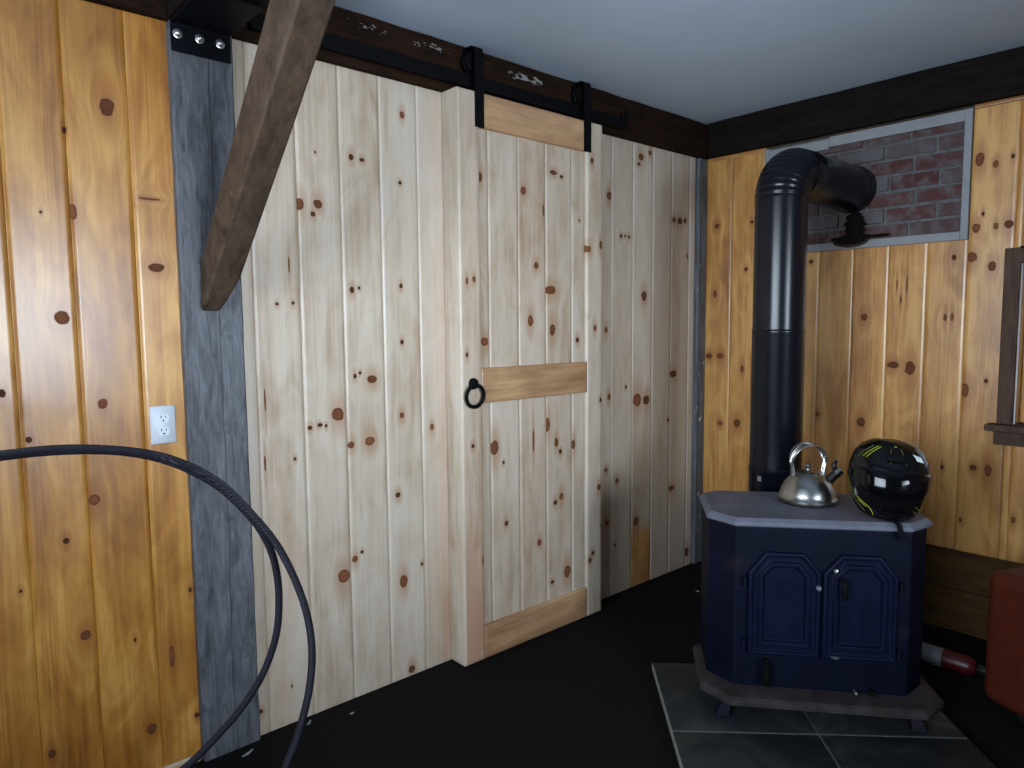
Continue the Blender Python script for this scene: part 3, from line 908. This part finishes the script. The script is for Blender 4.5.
rl = empty('door_rail', (-1.66, -0.03, 2.31), kind='thing', label='long flat black steel rail on the beam above the sliding door', cat='rail')
b = MB().box((-2.545 + 1.66, -0.034, -0.025), (-0.745 + 1.66, -0.026, 0.025))
b.build('bar', M['iron'], rl, sharp=None, bevel=0.002)
for x in (-2.50, -2.10, -1.30, -0.80):
    m = MB().lathe([(.011, -.026), (.011, .001)], 14, (x + 1.66, 0, 0), 'y')
    m.build('spacer', M['iron'], rl)
    m = MB().lathe([(0, -.043), (.009, -.042), (.010, -.034)], 6, (x + 1.66, 0, 0), 'y')
    m.build('bolt', M['iron'], rl, sharp=20)
m = MB().box((-0.775 + 1.66, -0.050, 0.012), (-0.755 + 1.66, -0.034, 0.055))
m.build('end_stop', M['iron'], rl, sharp=None, bevel=0.003)

# ------------------------------------------------------------------ wall outlet
ou = empty('wall_outlet', (-2.8365, 0.0, 1.084), kind='thing', label='white double socket plate on the stained boards left of the grey post', cat='outlet')
b = MB()
q = [(-.035, -.057), (.035, -.057), (.035, .057), (-.035, .057)]
b.loft([[(x, 0.004, z) for x, z in q], [(x, -.003, z) for x, z in q], [(x, -.006, z) for x, z in inset(q, .003)]])
b.build('cover_plate', M['outlet'], ou, sharp=50)
for zc_ in (0.0195, -0.0195):
    pts = []
    for k in range(28):
        a = 2 * PI * k / 28
        x, z = 0.0165 * math.cos(a), 0.0165 * math.sin(a)
        pts.append((x, max(-.0125, min(.0125, z)) + zc_))
    m = MB().loft([[(x, -.005, z) for x, z in pts], [(x, -.0072, z) for x, z in pts]])
    so = m.build('socket', M['socket'], ou, sharp=40)
    m = MB()
    m.box((-.0075, -.0076, zc_ + .000), (-.0052, -.0070, zc_ + .009))
    m.box((.0052, -.0076, zc_ + .001), (.0075, -.0070, zc_ + .008))
    m.lathe([(.0028, -.0076), (.0028, -.0070)], 12, (0, 0, zc_ - .007), 'y')
    m.build('slot', M['slot'], so, sharp=None, fix=False)

# ------------------------------------------------------------------ hearth of slate tiles
s2 = math.sqrt(.5)
hr, hf = 0.024, -2.0225
he = empty('hearth', (s2 * (hr + hf), s2 * (-hr + hf), 0.0), -PI / 4, kind='thing', label='dark slate tile hearth on the black floor under the stove', cat='hearth')
T = 0.4745
b = MB().box((-T, -1.5 * T, 0.0005), (T, 1.5 * T, 0.026))
b.build('mortar_bed', M['grout'], he, sharp=None, bevel=0.003)
r = random.Random(4)
for j in range(3):
    for i in range(2):
        g0 = 0.0035
        a0, b0 = -T + i * T + g0, -1.5 * T + j * T + g0 + (0.004 if j == 2 else 0)
        q = [(a0, b0), (a0 + T - 2 * g0, b0), (a0 + T - 2 * g0, b0 + T - 2 * g0 - (.004 if j == 2 else 0)), (a0, b0 + T - 2 * g0 - (.004 if j == 2 else 0))]
        m = MB()
        m.loft([[(x, y, 0.012) for x, y in q], [(x, y, 0.0285 + r.uniform(0, .001)) for x, y in q], [(x, y, 0.030) for x, y in inset(q, .002)]])
        m.build('slate_tile', M['slate'], he, sharp=30)

# ------------------------------------------------------------------ wood stove
SA = math.radians(51)
SO = Vector((-1.17, -1.24, 0.030))
st = empty('wood_stove', SO, -SA, kind='thing', label='navy black cast iron wood stove with two arched doors on the slate hearth', cat='stove')


def stove_pt(x, y, z):
    return SO + Vector((x * math.cos(SA) + y * math.sin(SA), -x * math.sin(SA) + y * math.cos(SA), z))


body = [(-.275, 0), (.275, 0), (.350, .085), (.350, .315), (.300, .36), (-.300, .36), (-.356, .315), (-.356, .088)]
b = MB().loft([[(x, y, z) for x, y in body] for z in (.105, .11, .655, .662)])
b.build('body', M['stove'], st, sharp=20, bevel=0.004)
top = [(-.282, -.012), (.272, -.012), (.362, .072), (.362, .345), (.300, .405), (-.300, .405), (-.364, .345), (-.364, .075)]
b = MB().loft([[(x, y, .660) for x, y in inset(top, .012)], [(x, y, .666) for x, y in top], [(x, y, .677) for x, y in top], [(x, y, .690) for x, y in inset(top, .016)]])
b.build('top_plate', M['stovetop'], st, sharp=20, bevel=0.003)
led = [(-.298, -.082), (.312, -.082), (.398, .014), (.392, .30), (.33, .37), (-.33, .37), (-.385, .30), (-.385, .010)]
b = MB().loft([[(x, y, .070) for x, y in inset(led, .012)], [(x, y, .074) for x, y in led], [(x, y, .090) for x, y in led], [(x, y, .100) for x, y in inset(led, .012)], [(x, y, .108) for x, y in inset(led, .055)]])
b.build('ash_ledge', M['ledge'], st, sharp=18, bevel=0.002)
for x, y in ((-.300, .005), (.300, .005), (-.300, .31), (.300, .31)):
    sx = 1 if x > 0 else -1
    sec = lambda cx, cy, w: [(cx - w, cy - w), (cx + w, cy - w), (cx + w, cy + w), (cx - w, cy + w)]
    b = MB().loft([[(px, py, 0.0005) for px, py in sec(x + sx * .012, y - .008, .024)], [(px, py, 0.010) for px, py in sec(x + sx * .012, y - .008, .022)],
                   [(px, py, 0.045) for px, py in sec(x, y, .017)], [(px, py, 0.072) for px, py in sec(x, y, .03)]])
    b.build('leg', M['stove'], st, sharp=25, bevel=0.003)


def stove_door(poly):
    prof = [(0, 0), (0, .012), (.004, .016), (.012, .016), (.016, .008), (.030, .008), (.034, .017), (.046, .017), (.052, .005), (.058, .005)]
    return MB().loft([[(x, -h, z) for x, z in inset(poly, i)] for i, h in prof])


Z3 = -0.030
pl = [(-.234, .254), (-.004, .254), (-.004, .545), (-.058, .609), (-.180, .609), (-.234, .540)]
pr = [(-x, z) for x, z in pl][::-1]
for poly, sx in ((pl, -1), (pr, 1)):
    d_ = stove_door([(x, z + Z3) for x, z in poly]).build('door', M['stovedoor'], st, sharp=25, bevel=0.0015)
    for z in (.285, .505):
        m = MB().lathe([(0, -.018), (.007, -.017), (.007, .017), (0, .018)], 12, (sx * .245, -.008, z + Z3), 'z')
        m.build('hinge', M['stove'], d_)
    if sx == 1:
        m = MB()
        m.tube([(.052, -.012, .530 + Z3), (.056, -.030, .532 + Z3), (.060, -.040, .522 + Z3)], .006, 10)
        m.lathe([(.004, .035), (.009, .028), (.010, .0), (.008, -.022), (.003, -.030)], 14, (.062, -.042, .496 + Z3), 'z')
        m.build('handle', M['iron'], d_, label='black hanging lever handle')
        m = MB().lathe([(0, -.024), (.006, -.022), (.008, -.016), (.008, -.014)], 14, (.040, 0, .556 + Z3), 'y')
        m.build('bolt', M['bolt'], d_)
    else:
        m = MB().lathe([(0, -.026), (.007, -.023), (.009, -.016), (.009, -.012)], 14, (-.012, 0, .496 + Z3), 'y')
        m.build('latch_knob', M['stovetop'], d_)
m = MB()
m.lathe([(0, -.024), (.008, -.022), (.008, 0)], 14, (-.173, 0, .232 + Z3), 'y')
m.lathe([(.004, .04), (.011, .034), (.013, .0), (.013, -.03), (.006, -.042)], 16, (-.173, -.026, .193 + Z3), 'z')
m.build('draft_knob', M['iron'], st, label='black draft knob low on the front')
m = MB().lathe([(0, -.02), (.008, -.018), (.010, 0)], 14, (.165, 0, .147 + Z3), 'y')
m.build('draft_knob', M['iron'], st, label='small black knob low on the front')
m = MB().lathe([(0, -.026), (.004, -.024), (.004, 0)], 10, (.11, -.01, .150 + Z3), 'y')
m.build('bolt', M['bolt'], st)
m = MB()
m.lathe([(0, .004), (.010, .003), (.016, 0)], 14, (.045, -.012, .262 + Z3), 'z')
m.build('door_catch', M['bolt'], st)

# ------------------------------------------------------------------ stovepipe
PX, PY, PZ, PR = -0.674, -0.8065, 1.985, 0.1025
sp = empty('stovepipe', (PX, PY, 0.0), kind='thing', label='black stovepipe rising behind the stove and bending into the brick panel', cat='stovepipe')
BR = 0.120
b = MB().lathe([(PR, 1.33), (PR, PZ - BR)], 56, cap0=False, cap1=False)
b.lathe([(PR - .002, 1.33), (PR - .002, PZ - BR)], 56, cap0=False, cap1=False)
b.build('upper_pipe', M['pipe'], sp, fix=False)
b = MB().lathe([(PR + .0015, .76), (PR + .0015, 1.325), (PR + .003, 1.331), (PR + .003, 1.339), (PR + .0005, 1.343)], 56)
b.build('lower_pipe', M['pipe'], sp)
b = MB().lathe([(PR + .003, .36), (PR + .003, .745), (PR + .005, .75), (PR + .005, .765), (PR + .002, .769)], 56)
tee = b.build('tee_pipe', M['pipe'], sp)
q0 = stove_pt(-.012, .372, 0.0) - Vector((PX, PY, 0))
dirv = (Vector((q0.x, q0.y, 0))).normalized()
b = MB().tube([Vector((q0.x, q0.y, .50)), dirv * 0.08 + Vector((0, 0, .50))], .09, 40)
b.build('flue_stub', M['pipe'], sp)
# sticker and screw on the lower sleeve
cdir = Vector((-3.4476 - PX, -2.2653 - PY, 0)).normalized()
ca = math.atan2(cdir.y, cdir.x)
b = MB()
for da, z, w_, h_ in ((-0.60, .770 - .042, .08, .011),):
    pts0 = [(ca + da + w_ * u, z + h_ * v) for u, v in ((-1, -1), (-.33, -1), (.33, -1), (1, -1), (1, 1), (.33, 1), (-.33, 1), (-1, 1))]
    R0 = PR + .0034
    b.loft([[(R0 * math.cos(a), R0 * math.sin(a), z_) for a, z_ in pts0], [((R0 + .001) * math.cos(a), (R0 + .001) * math.sin(a), z_) for a, z_ in pts0]])
b.build('sticker', M['label'], tee, sharp=None, label='small pale sticker')
# elbow with crimped gores
rings = []
N = 72
for k in range(N + 1):
    a = (PI / 2) * k / N
    cen = Vector((BR - BR * math.cos(a), 0, PZ - BR + BR * math.sin(a)))
    rad = Vector((-math.cos(a), 0, math.sin(a)))
    amp = 0.0 if k < 3 or k > N - 3 else 0.002
    rr = PR + .001 + amp * math.cos(2 * PI * k / 6)
    rings.append([tuple(cen + rad * rr * math.cos(t) + Vector((0, 1, 0)) * rr * math.sin(t)) for t in [2 * PI * i / 56 for i in range(56)]])
b = MB().loft(rings, False, False)
b.build('elbow', M['pipe'], sp, sharp=60)
b = MB().lathe([(PR + .0025, BR - .004), (PR + .0025, BR + .055), (PR + .004, BR + .062), (PR + .004, BR + .070), (PR, BR + .072), (PR, -PX - .045)], 56, (0, 0, PZ), 'x', False, False)
b.build('horizontal_pipe', M['pipe'], sp)
b = MB().lathe([(PR, -PX - .05), (PR + .003, -PX - .048), (PR + .003, -PX - .010), (PR + .0045, -PX - .008), (PR + .0045, -PX - .0095)], 56, (0, 0, PZ), 'x', False, False)
b.build('thimble_collar', M['pipe'], sp)

# soot crust fallen from the pipe onto the frame
b = MB()
r = random.Random(21)


def blob(c, rx, ry, rz, n=14, j=.3):
    rings = []
    for i in range(1, 8):
        t = PI * i / 8
        rings.append([(c[0] + rx * math.sin(t) * math.cos(2 * PI * k / n) * r.uniform(1 - j, 1 + j),
                       c[1] + ry * math.sin(t) * math.sin(2 * PI * k / n) * r.uniform(1 - j, 1 + j),
                       c[2] + rz * math.cos(t) + r.uniform(-.1, .1) * rz) for k in range(n)])
    b.loft(rings)


b.slot = 0
for k in range(12):
    t = k / 11
    blob((-.031, -.832 + .012 * math.sin(k * 2.1), 1.862 - .096 * t), .013, .033 + r.uniform(-.008, .008), .016)
for k in range(16):
    y = -.735 - .235 * k / 15
    h = .022 * max(0.3, 1 - abs(y + .83) / .10)
    blob((-.032, y, 1.757 + h * .5), .013, .014, h, 10)
blob((-.034, -.815, 1.752), .015, .062, .022)
b.build('soot_crust', M['soot'], sharp=50, kind='thing', label='black crusty soot hanging beneath the stovepipe onto the white frame', cat='soot')
ob = COL.objects['soot_crust']
b = MB()
prof = []
for k in range(17):
    a = PI + PI * k / 16
    prof.append((-.808 + .085 * math.cos(a), 1.752 + .034 * math.sin(a)))
b.loft([[(-.012 - .001, y, z) for y, z in prof], [(-.022, y, z) for y, z in inset(prof, .004)]])
b.build('soot_cake', stove_mat('brown_soot_cake', (.03, .018, .012), (.07, .045, .035), .9, 30), ob, sharp=40, label='brown half-round cake of soot')

# ------------------------------------------------------------------ kettle
kc = stove_pt(.008, .250, .690)
ke = empty('kettle', kc, -math.radians(41.6), kind='thing', label='brushed steel whistling kettle with wire handle on the stove top', cat='kettle')
b = MB().lathe([(0, .0005), (.094, .0005), (.099, .004), (.100, .010), (.0985, .013)], 56, cap0=False, cap1=False)
b.build('base', M['steel_dark'], ke)
b = MB().lathe([(.0985, .013), (.1005, .0145), (.1005, .019), (.0975, .022), (.0945, .035), (.089, .052), (.080, .070), (.069, .086), (.056, .099), (.045, .106), (.042, .108), (.040, .1075)], 56, cap0=False, cap1=True)
b.build('body', M['steel'], ke)
b = MB().lathe([(.040, .107), (.0405, .110), (.034, .1135), (.020, .1165), (.006, .118), (.005, .122)], 40, cap0=False, cap1=True)
ld = b.build('lid', M['steel'], ke)
b = MB().lathe([(.004, .119), (.005, .123), (.011, .127), (.0135, .133), (.011, .139), (.004, .1425)], 24)
b.build('lid_knob', M['steel'], ld)
for q, yy in enumerate((-.030, -.010, .010, .030)):
    pts = []
    for k in range(33):
        a = PI * (1.12 - 1.24 * k / 32)
        pts.append((.060 * math.cos(a), yy * (0.35 + 0.65 * max(0, math.sin(a)) ** .5), .150 + .062 * math.sin(a)))
    pts = [(-.053, yy * .35, .100)] + pts + [(.053, yy * .35, .100)]
    MB().tube(pts, .0029, 10).build('handle_wire', M['steel'], ke)
for sx in (-1, 1):
    m = MB().box((sx * .057 - .004, -.009, .096), (sx * .057 + .004, .009, .128))
    m.build('handle_bracket', M['steel'], ke, sharp=None, bevel=.003)
p0, p1 = Vector((.066, 0, .068)), Vector((.112, 0, .112))
dd_ = (p1 - p0).normalized()
b = MB().tube([p0, p0 + dd_ * .035, p1], [.019, .016, .0145], 24)
spt = b.build('spout', M['steel_dark'], ke)
b = MB().tube([p1 - dd_ * .016, p1 - dd_ * .015, p1 + dd_ * .006, p1 + dd_ * .008], [.0155, .0175, .0175, .0145], 24)
b.build('whistle_cap', M['steel'], spt)
b = MB().tube([p1 + Vector((-.014, 0, .006)), p1 + Vector((-.020, 0, .020)), p1 + Vector((-.012, 0, .034)), p1 + Vector((-.006, 0, .038))], [.008, .009, .007, .003], 12)
b.build('whistle_lever', M['blackplastic'], spt)

# ------------------------------------------------------------------ motorcycle helmet
HZ = .690 + .030
hc = stove_pt(.222, .125, .690)
HEAD = math.radians(200.6 + 10)
hm = empty('motorcycle_helmet', hc, HEAD, kind='thing', label='glossy black full-face helmet with yellow-green lines on the stove top', cat='helmet')
prof_h = [  # z, front x, back x, half width
    (.000, .118, -.070, .088), (.016, .132, -.090, .100), (.045, .140, -.112, .112), (.080, .140, -.128, .121), (.115, .136, -.137, .126),
    (.150, .126, -.138, .126), (.185, .106, -.128, .117), (.212, .078, -.106, .099), (.232, .046, -.074, .072), (.243, .012, -.034, .036)]
TILT = Matrix.Translation((0.0, 0, 0.012)) @ Matrix.Rotation(math.radians(9), 4, 'Y') @ Matrix.Rotation(math.radians(-5), 4, 'X')


def hs(th, z, off=0.0):
    """point on the helmet shell at heading th, height z"""
    zs = [p[0] for p in prof_h]
    f_, k_, w_ = (np.interp(z, zs, [p[i] for p in prof_h]) for i in (1, 2, 3))
    cx, a = (f_ + k_) / 2, (f_ - k_) / 2
    e = 0.92
    c_, s_ = math.cos(th), math.sin(th)
    x = cx + (a + off) * math.copysign(abs(c_) ** e, c_)
    y = (w_ + off) * math.copysign(abs(s_) ** e, s_)
    return TILT @ (Vector((x, y, z + (off if z > .2 else 0))) * 0.965)


NS = 56
_low = min(hs(2 * PI * k / 56, z).z for k in range(56) for z in (0, .004, .008, .012, .016, .03))
TILT = Matrix.Translation((0, 0, .0008 - _low)) @ TILT
b = MB()
rings = [[hs(2 * PI * k / NS, z) for k in range(NS)] for z in np.interp(np.linspace(0, 9, 37), range(10), [p[0] for p in prof_h])]
rings = [[tuple(p) for p in q] for q in rings]
inner = [[tuple(hs(2 * PI * k / NS, z, -.016)) for k in range(NS)] for z in (.06, .02, .002)]
b.loft(inner + rings, True, True)
b.build('shell', M['shell'], hm, sharp=50)


def patch(name, mat, th0, th1, zlo, zhi, off, th_n=28, z_n=10, parent=hm, under=-.004, **kw):
    m = MB()
    A = []
    for j in range(z_n + 1):
        row = []
        for i in range(th_n + 1):
            t = th0 + (th1 - th0) * i / th_n
            lo, hi = (zlo(t), zhi(t)) if callable(zlo) else (zlo, zhi)
            row.append((t, lo + (hi - lo) * j / z_n))
        A.append(row)
    edge = lambda i, j: i in (0, th_n) or j in (0, z_n)
    vs, idx = [], {}
    for j in range(z_n + 1):
        for i in range(th_n + 1):
            idx[i, j] = len(vs)
            vs.append(tuple(hs(A[j][i][0], A[j][i][1], under if edge(i, j) else off)))
    fs = [(idx[i, j], idx[i + 1, j], idx[i + 1, j + 1], idx[i, j + 1]) for j in range(z_n) for i in range(th_n)]
    m.add(vs, fs)
    return m.build(name, mat, parent, sharp=60, **kw)


vz0 = lambda t: .078 + .030 * (abs(t) / 1.25) ** 2
vz1 = lambda t: .176 - .018 * (abs(t) / 1.25) ** 2
patch('visor', M['visor'], -1.25, 1.25, vz0, vz1, .004, 40, 12)
patch('chin_vent', M['visor'], -.34, .34, lambda t: .030 + .01 * abs(t), lambda t: .062 - .02 * abs(t), .005, 12, 6)
patch('top_vent', M['shell'], -.30, .30, lambda t: .196, lambda t: .222, .006, 10, 6)
for s_ in (-1, 1):
    b = MB()
    c_ = hs(s_ * 1.42, .125, .003)
    nrm = (hs(s_ * 1.42, .125, .02) - hs(s_ * 1.42, .125, 0)).normalized()
    b.tube([c_ - nrm * .005, c_ + nrm * .001, c_ + nrm * .0025], [.017, .017, .012], 24)
    b.build('visor_pivot', M['shell'], hm)


def decal(pts, rad, mat, parent=hm):
    P = [hs(t, z, .0012) for t, z in pts]
    return MB().tube(P, rad, 6, smooth=6).build('decal_line', mat, parent)


# the helmet's own right side faces the picture's left (negative heading turns that way)
decal([(-.62, .232), (-.80, .214), (-.92, .196)], .0013, M['lime'])
decal([(-.76, .232), (-.93, .214), (-1.05, .195)], .0012, M['lime'])
decal([(-1.0, .230), (-1.12, .210), (-1.22, .188)], .0010, M['limedim'])
decal([(-.18, .232), (-.17, .214), (-.15, .196)], .0010, M['limedim'])
decal([(.18, .232), (.22, .214), (.24, .196)], .0010, M['limedim'])
decal([(-.06, .236), (.06, .236)], .0013, M['lime'])
decal([(-.055, .214), (.0, .211), (.055, .214)], .0022, M['lime'])
decal([(-1.05, .060), (-.86, .052), (-.70, .046), (-.56, .032), (-.50, .014)], .0013, M['lime'])
decal([(-1.0, .052), (-.84, .044), (-.72, .038)], .0013, M['lime'])
decal([(-1.6, .075), (-1.35, .062), (-1.15, .044), (-.95, .030), (-.8, .018)], .0009, M['limedim'])
decal([(-1.75, .10), (-1.5, .090), (-1.3, .076), (-1.15, .070)], .0009, M['limedim'])
decal([(.62, .062), (.78, .050), (.95, .044), (1.1, .046)], .0015, M['limedim'])
decal([(.60, .046), (.75, .034), (.9, .026)], .0012, M['limedim'])
patch('side_sticker', M['sticker'], .62, .92, lambda t: .206 - .03 * (t - .62), lambda t: .222 - .03 * (t - .62), .0012, 6, 4, under=0.0003)
# chin strap hanging over the plate edge
cp = hs(.15, .004, -.004)
e0 = hm_pt = None
mw = Matrix.Translation(hc) @ Matrix.Rotation(HEAD, 4, 'Z')
inv = mw.inverted()
edge_w = [stove_pt(.205, .030, .6925), stove_pt(.218, .000, .694), stove_pt(.224, -.018, .690), stove_pt(.228, -.022, .676), stove_pt(.234, -.020, .655), stove_pt(.240, -.018, .640)]
path = [inv @ p for p in edge_w]
path = catmull(path, 5)
side = (inv.to_3x3() @ (stove_pt(1, 0, 0) - stove_pt(0, 0, 0))).normalized()
b = MB()
rings = []
for i, p in enumerate(path):
    t = (path[min(i + 1, len(path) - 1)] - path[max(i - 1, 0)]).normalized()
    n_ = t.cross(side).normalized()
    rings.append([tuple(p + side * a + n_ * c) for a, c in ((-.008, -.0012), (.008, -.0012), (.008, .0012), (-.008, .0012))])
b.loft(rings)
b.build('chin_strap', M['fabric'], hm, sharp=40)

# ------------------------------------------------------------------ red canister lying behind the stove
ca_ = empty('canister', (-.385, -1.38, .0385), kind='thing', label='small red canister with white label lying on the floor between stove and leather chair', cat='canister')
b = MB().lathe([(0, -.115), (.020, -.113), (.032, -.100), (.0370, -.085), (.0370, .175), (.033, .185), (0, .186)], 40, (0, 0, 0), 'y')
b.build('body', M['red'], ca_)
b = MB().lathe([(.0374, -.000), (.0378, .001), (.0378, .150), (.0374, .151)], 40, (0, 0, 0), 'y', False, False)
lb = b.build('label', M['label'], ca_)
b = MB()
r = random.Random(6)
for row in range(4):
    a = math.radians(196 + row * 14)
    y = .140
    while y > .03:
        w_ = r.uniform(.006, .018)
        q = [(a - .04, y), (a + .04, y), (a + .04, y - w_), (a - .04, y - w_)]
        # strokes hug the label's curve
        b.loft([[(.0379 * math.sin(t), yy, .0379 * math.cos(t)) for t, yy in q], [(.0384 * math.sin(t), yy, .0384 * math.cos(t)) for t, yy in q]])
        y -= w_ + r.uniform(.004, .010)
b.build('label_marks', M['plate'], lb, sharp=None)
b = MB().lathe([(.010, -.113), (.016, -.118), (.019, -.130), (.019, -.150), (.012, -.158), (0, -.159)], 24, (0, 0, 0), 'y')
b.build('cap', M['blackplastic'], ca_)

# ------------------------------------------------------------------ leather armchair at the right edge
AA = math.atan2(0.42, -0.9)          # direction the chair faces
ac = empty('armchair', (-.644, -1.566, 0), AA + PI / 2, kind='thing', label='orange-brown leather armchair under the window at the right edge', cat='armchair')
# local: -y is the way it faces, +x runs along its front towards the camera side


def cushion(name, a, b_, rad, seg=5, parent=ac, **kw):
    return MB().box(a, b_).build(name, M['leather'], parent, sharp=None, bevel=rad, seg=seg, **kw)


cushion('arm', (0, 0, .045), (.215, .57, .518), .045)
cushion('arm', (.755, 0, .045), (.97, .57, .518), .045)
cushion('seat_base', (.216, .02, .06), (.754, .44, .27), .02)
cushion('seat_cushion', (.218, .0, .272), (.752, .43, .43), .05)
cushion('backrest', (.216, .432, .06), (.754, .57, .80), .05)
for x in (.09, .88):
    for y in (.10, .50):
        MB().lathe([(.018, 0.0005), (.024, .050)], 16, (x, y, 0)).build('leg', M['blackplastic'], ac)

# ------------------------------------------------------------------ hose standing in loops before the stained wall
OUTER = [(-3.361, -.731, 1.151), (-3.306, -.739, 1.154), (-3.217, -.751, 1.155), (-3.122, -.769, 1.143), (-3.037, -.781, 1.116), (-2.963, -.812, 1.067), (-2.907, -.843, .996), (-2.858, -.87, .912), (-2.825, -.898, .804), (-2.817, -.916, .71), (-2.827, -.918, .616), (-2.855, -.917, .528), (-2.883, -.912, .466), (-2.933, -.907, .363), (-3.006, -.885, .228), (-3.095, -.847, .106)]
INNER = [(-3.358, -.655, 1.132), (-3.299, -.666, 1.139), (-3.206, -.681, 1.14), (-3.108, -.703, 1.129), (-3.02, -.717, 1.098), (-2.944, -.751, 1.045), (-2.898, -.785, .988), (-2.868, -.804, .936), (-2.849, -.815, .875), (-2.842, -.817, .796), (-2.852, -.818, .709), (-2.88, -.803, .623), (-2.921, -.775, .548), (-2.974, -.749, .486), (-3.026, -.734, .443), (-3.099, -.703, .389), (-3.19, -.682, .336), (-3.285, -.659, .267)]
path = [(-4.05, -.70, .0105), (-3.9, -.80, .0105), (-3.5, -.84, .0105), (-3.66, -.80, .10), (-3.79, -.78, .3), (-3.84, -.76, .55), (-3.80, -.75, .8), (-3.68, -.74, 1.0), (-3.52, -.73, 1.11)] + OUTER
path = [(-3.4, -.93, .0105), (-3.58, -.86, .04), (-3.74, -.80, .2), (-3.83, -.77, .48), (-3.80, -.75, .8), (-3.68, -.74, 1.0), (-3.52, -.73, 1.11)] + OUTER
path += [(-3.20, -.80, .035), (-3.36, -.74, .0105), (-3.56, -.68, .03), (-3.75, -.66, .14), (-3.88, -.65, .36), (-3.90, -.65, .62), (-3.84, -.65, .86), (-3.70, -.65, 1.02), (-3.52, -.65, 1.105)] + INNER
path += [(-3.39, -.63, .18), (-3.50, -.59, .09), (-3.63, -.54, .025), (-3.78, -.48, .0105), (-3.95, -.42, .0105)]
b = MB().tube(path, .0078, 12, smooth=5)
b.build('hose', M['hose'], kind='thing', sharp=None, label='black ribbed hose standing in tall loops in front of the stained wall and grey post', cat='hose')

# wood chips on the dark floor by the wall
r = random.Random(8)
for k, (x, y, L_, lab) in enumerate(((-2.43, -.045, .030, 'pale wood chip on the black floor under the raw boards, nearest the grey post'),
                                     (-2.29, -.09, .016, 'small pale wood chip on the black floor farther along the raw boards'),
                                     (-2.655, -.075, .045, 'curled pale wood shaving at the foot of the grey post'),
                                     (-.42, -.27, .018, 'pale wood chip on the black floor by the corner behind the stove'))):
    m = MB()
    a = r.uniform(0, PI)
    pts = [(u * L_ * .5, v * .004, .0012 + .004 * u * u) for u, v in ((-1, -.6), (0, -1), (1, -.5), (1, .5), (0, 1), (-1, .6))]
    pts = [(x + p[0] * math.cos(a) - p[1] * math.sin(a), y + p[0] * math.sin(a) + p[1] * math.cos(a), p[2]) for p in pts]
    m.loft([pts, [(p[0], p[1], p[2] + .002) for p in pts]])
    m.build('wood_chip', M['white'], kind='thing', sharp=None, label=lab, cat='wood chip', group='wood chips on the floor')
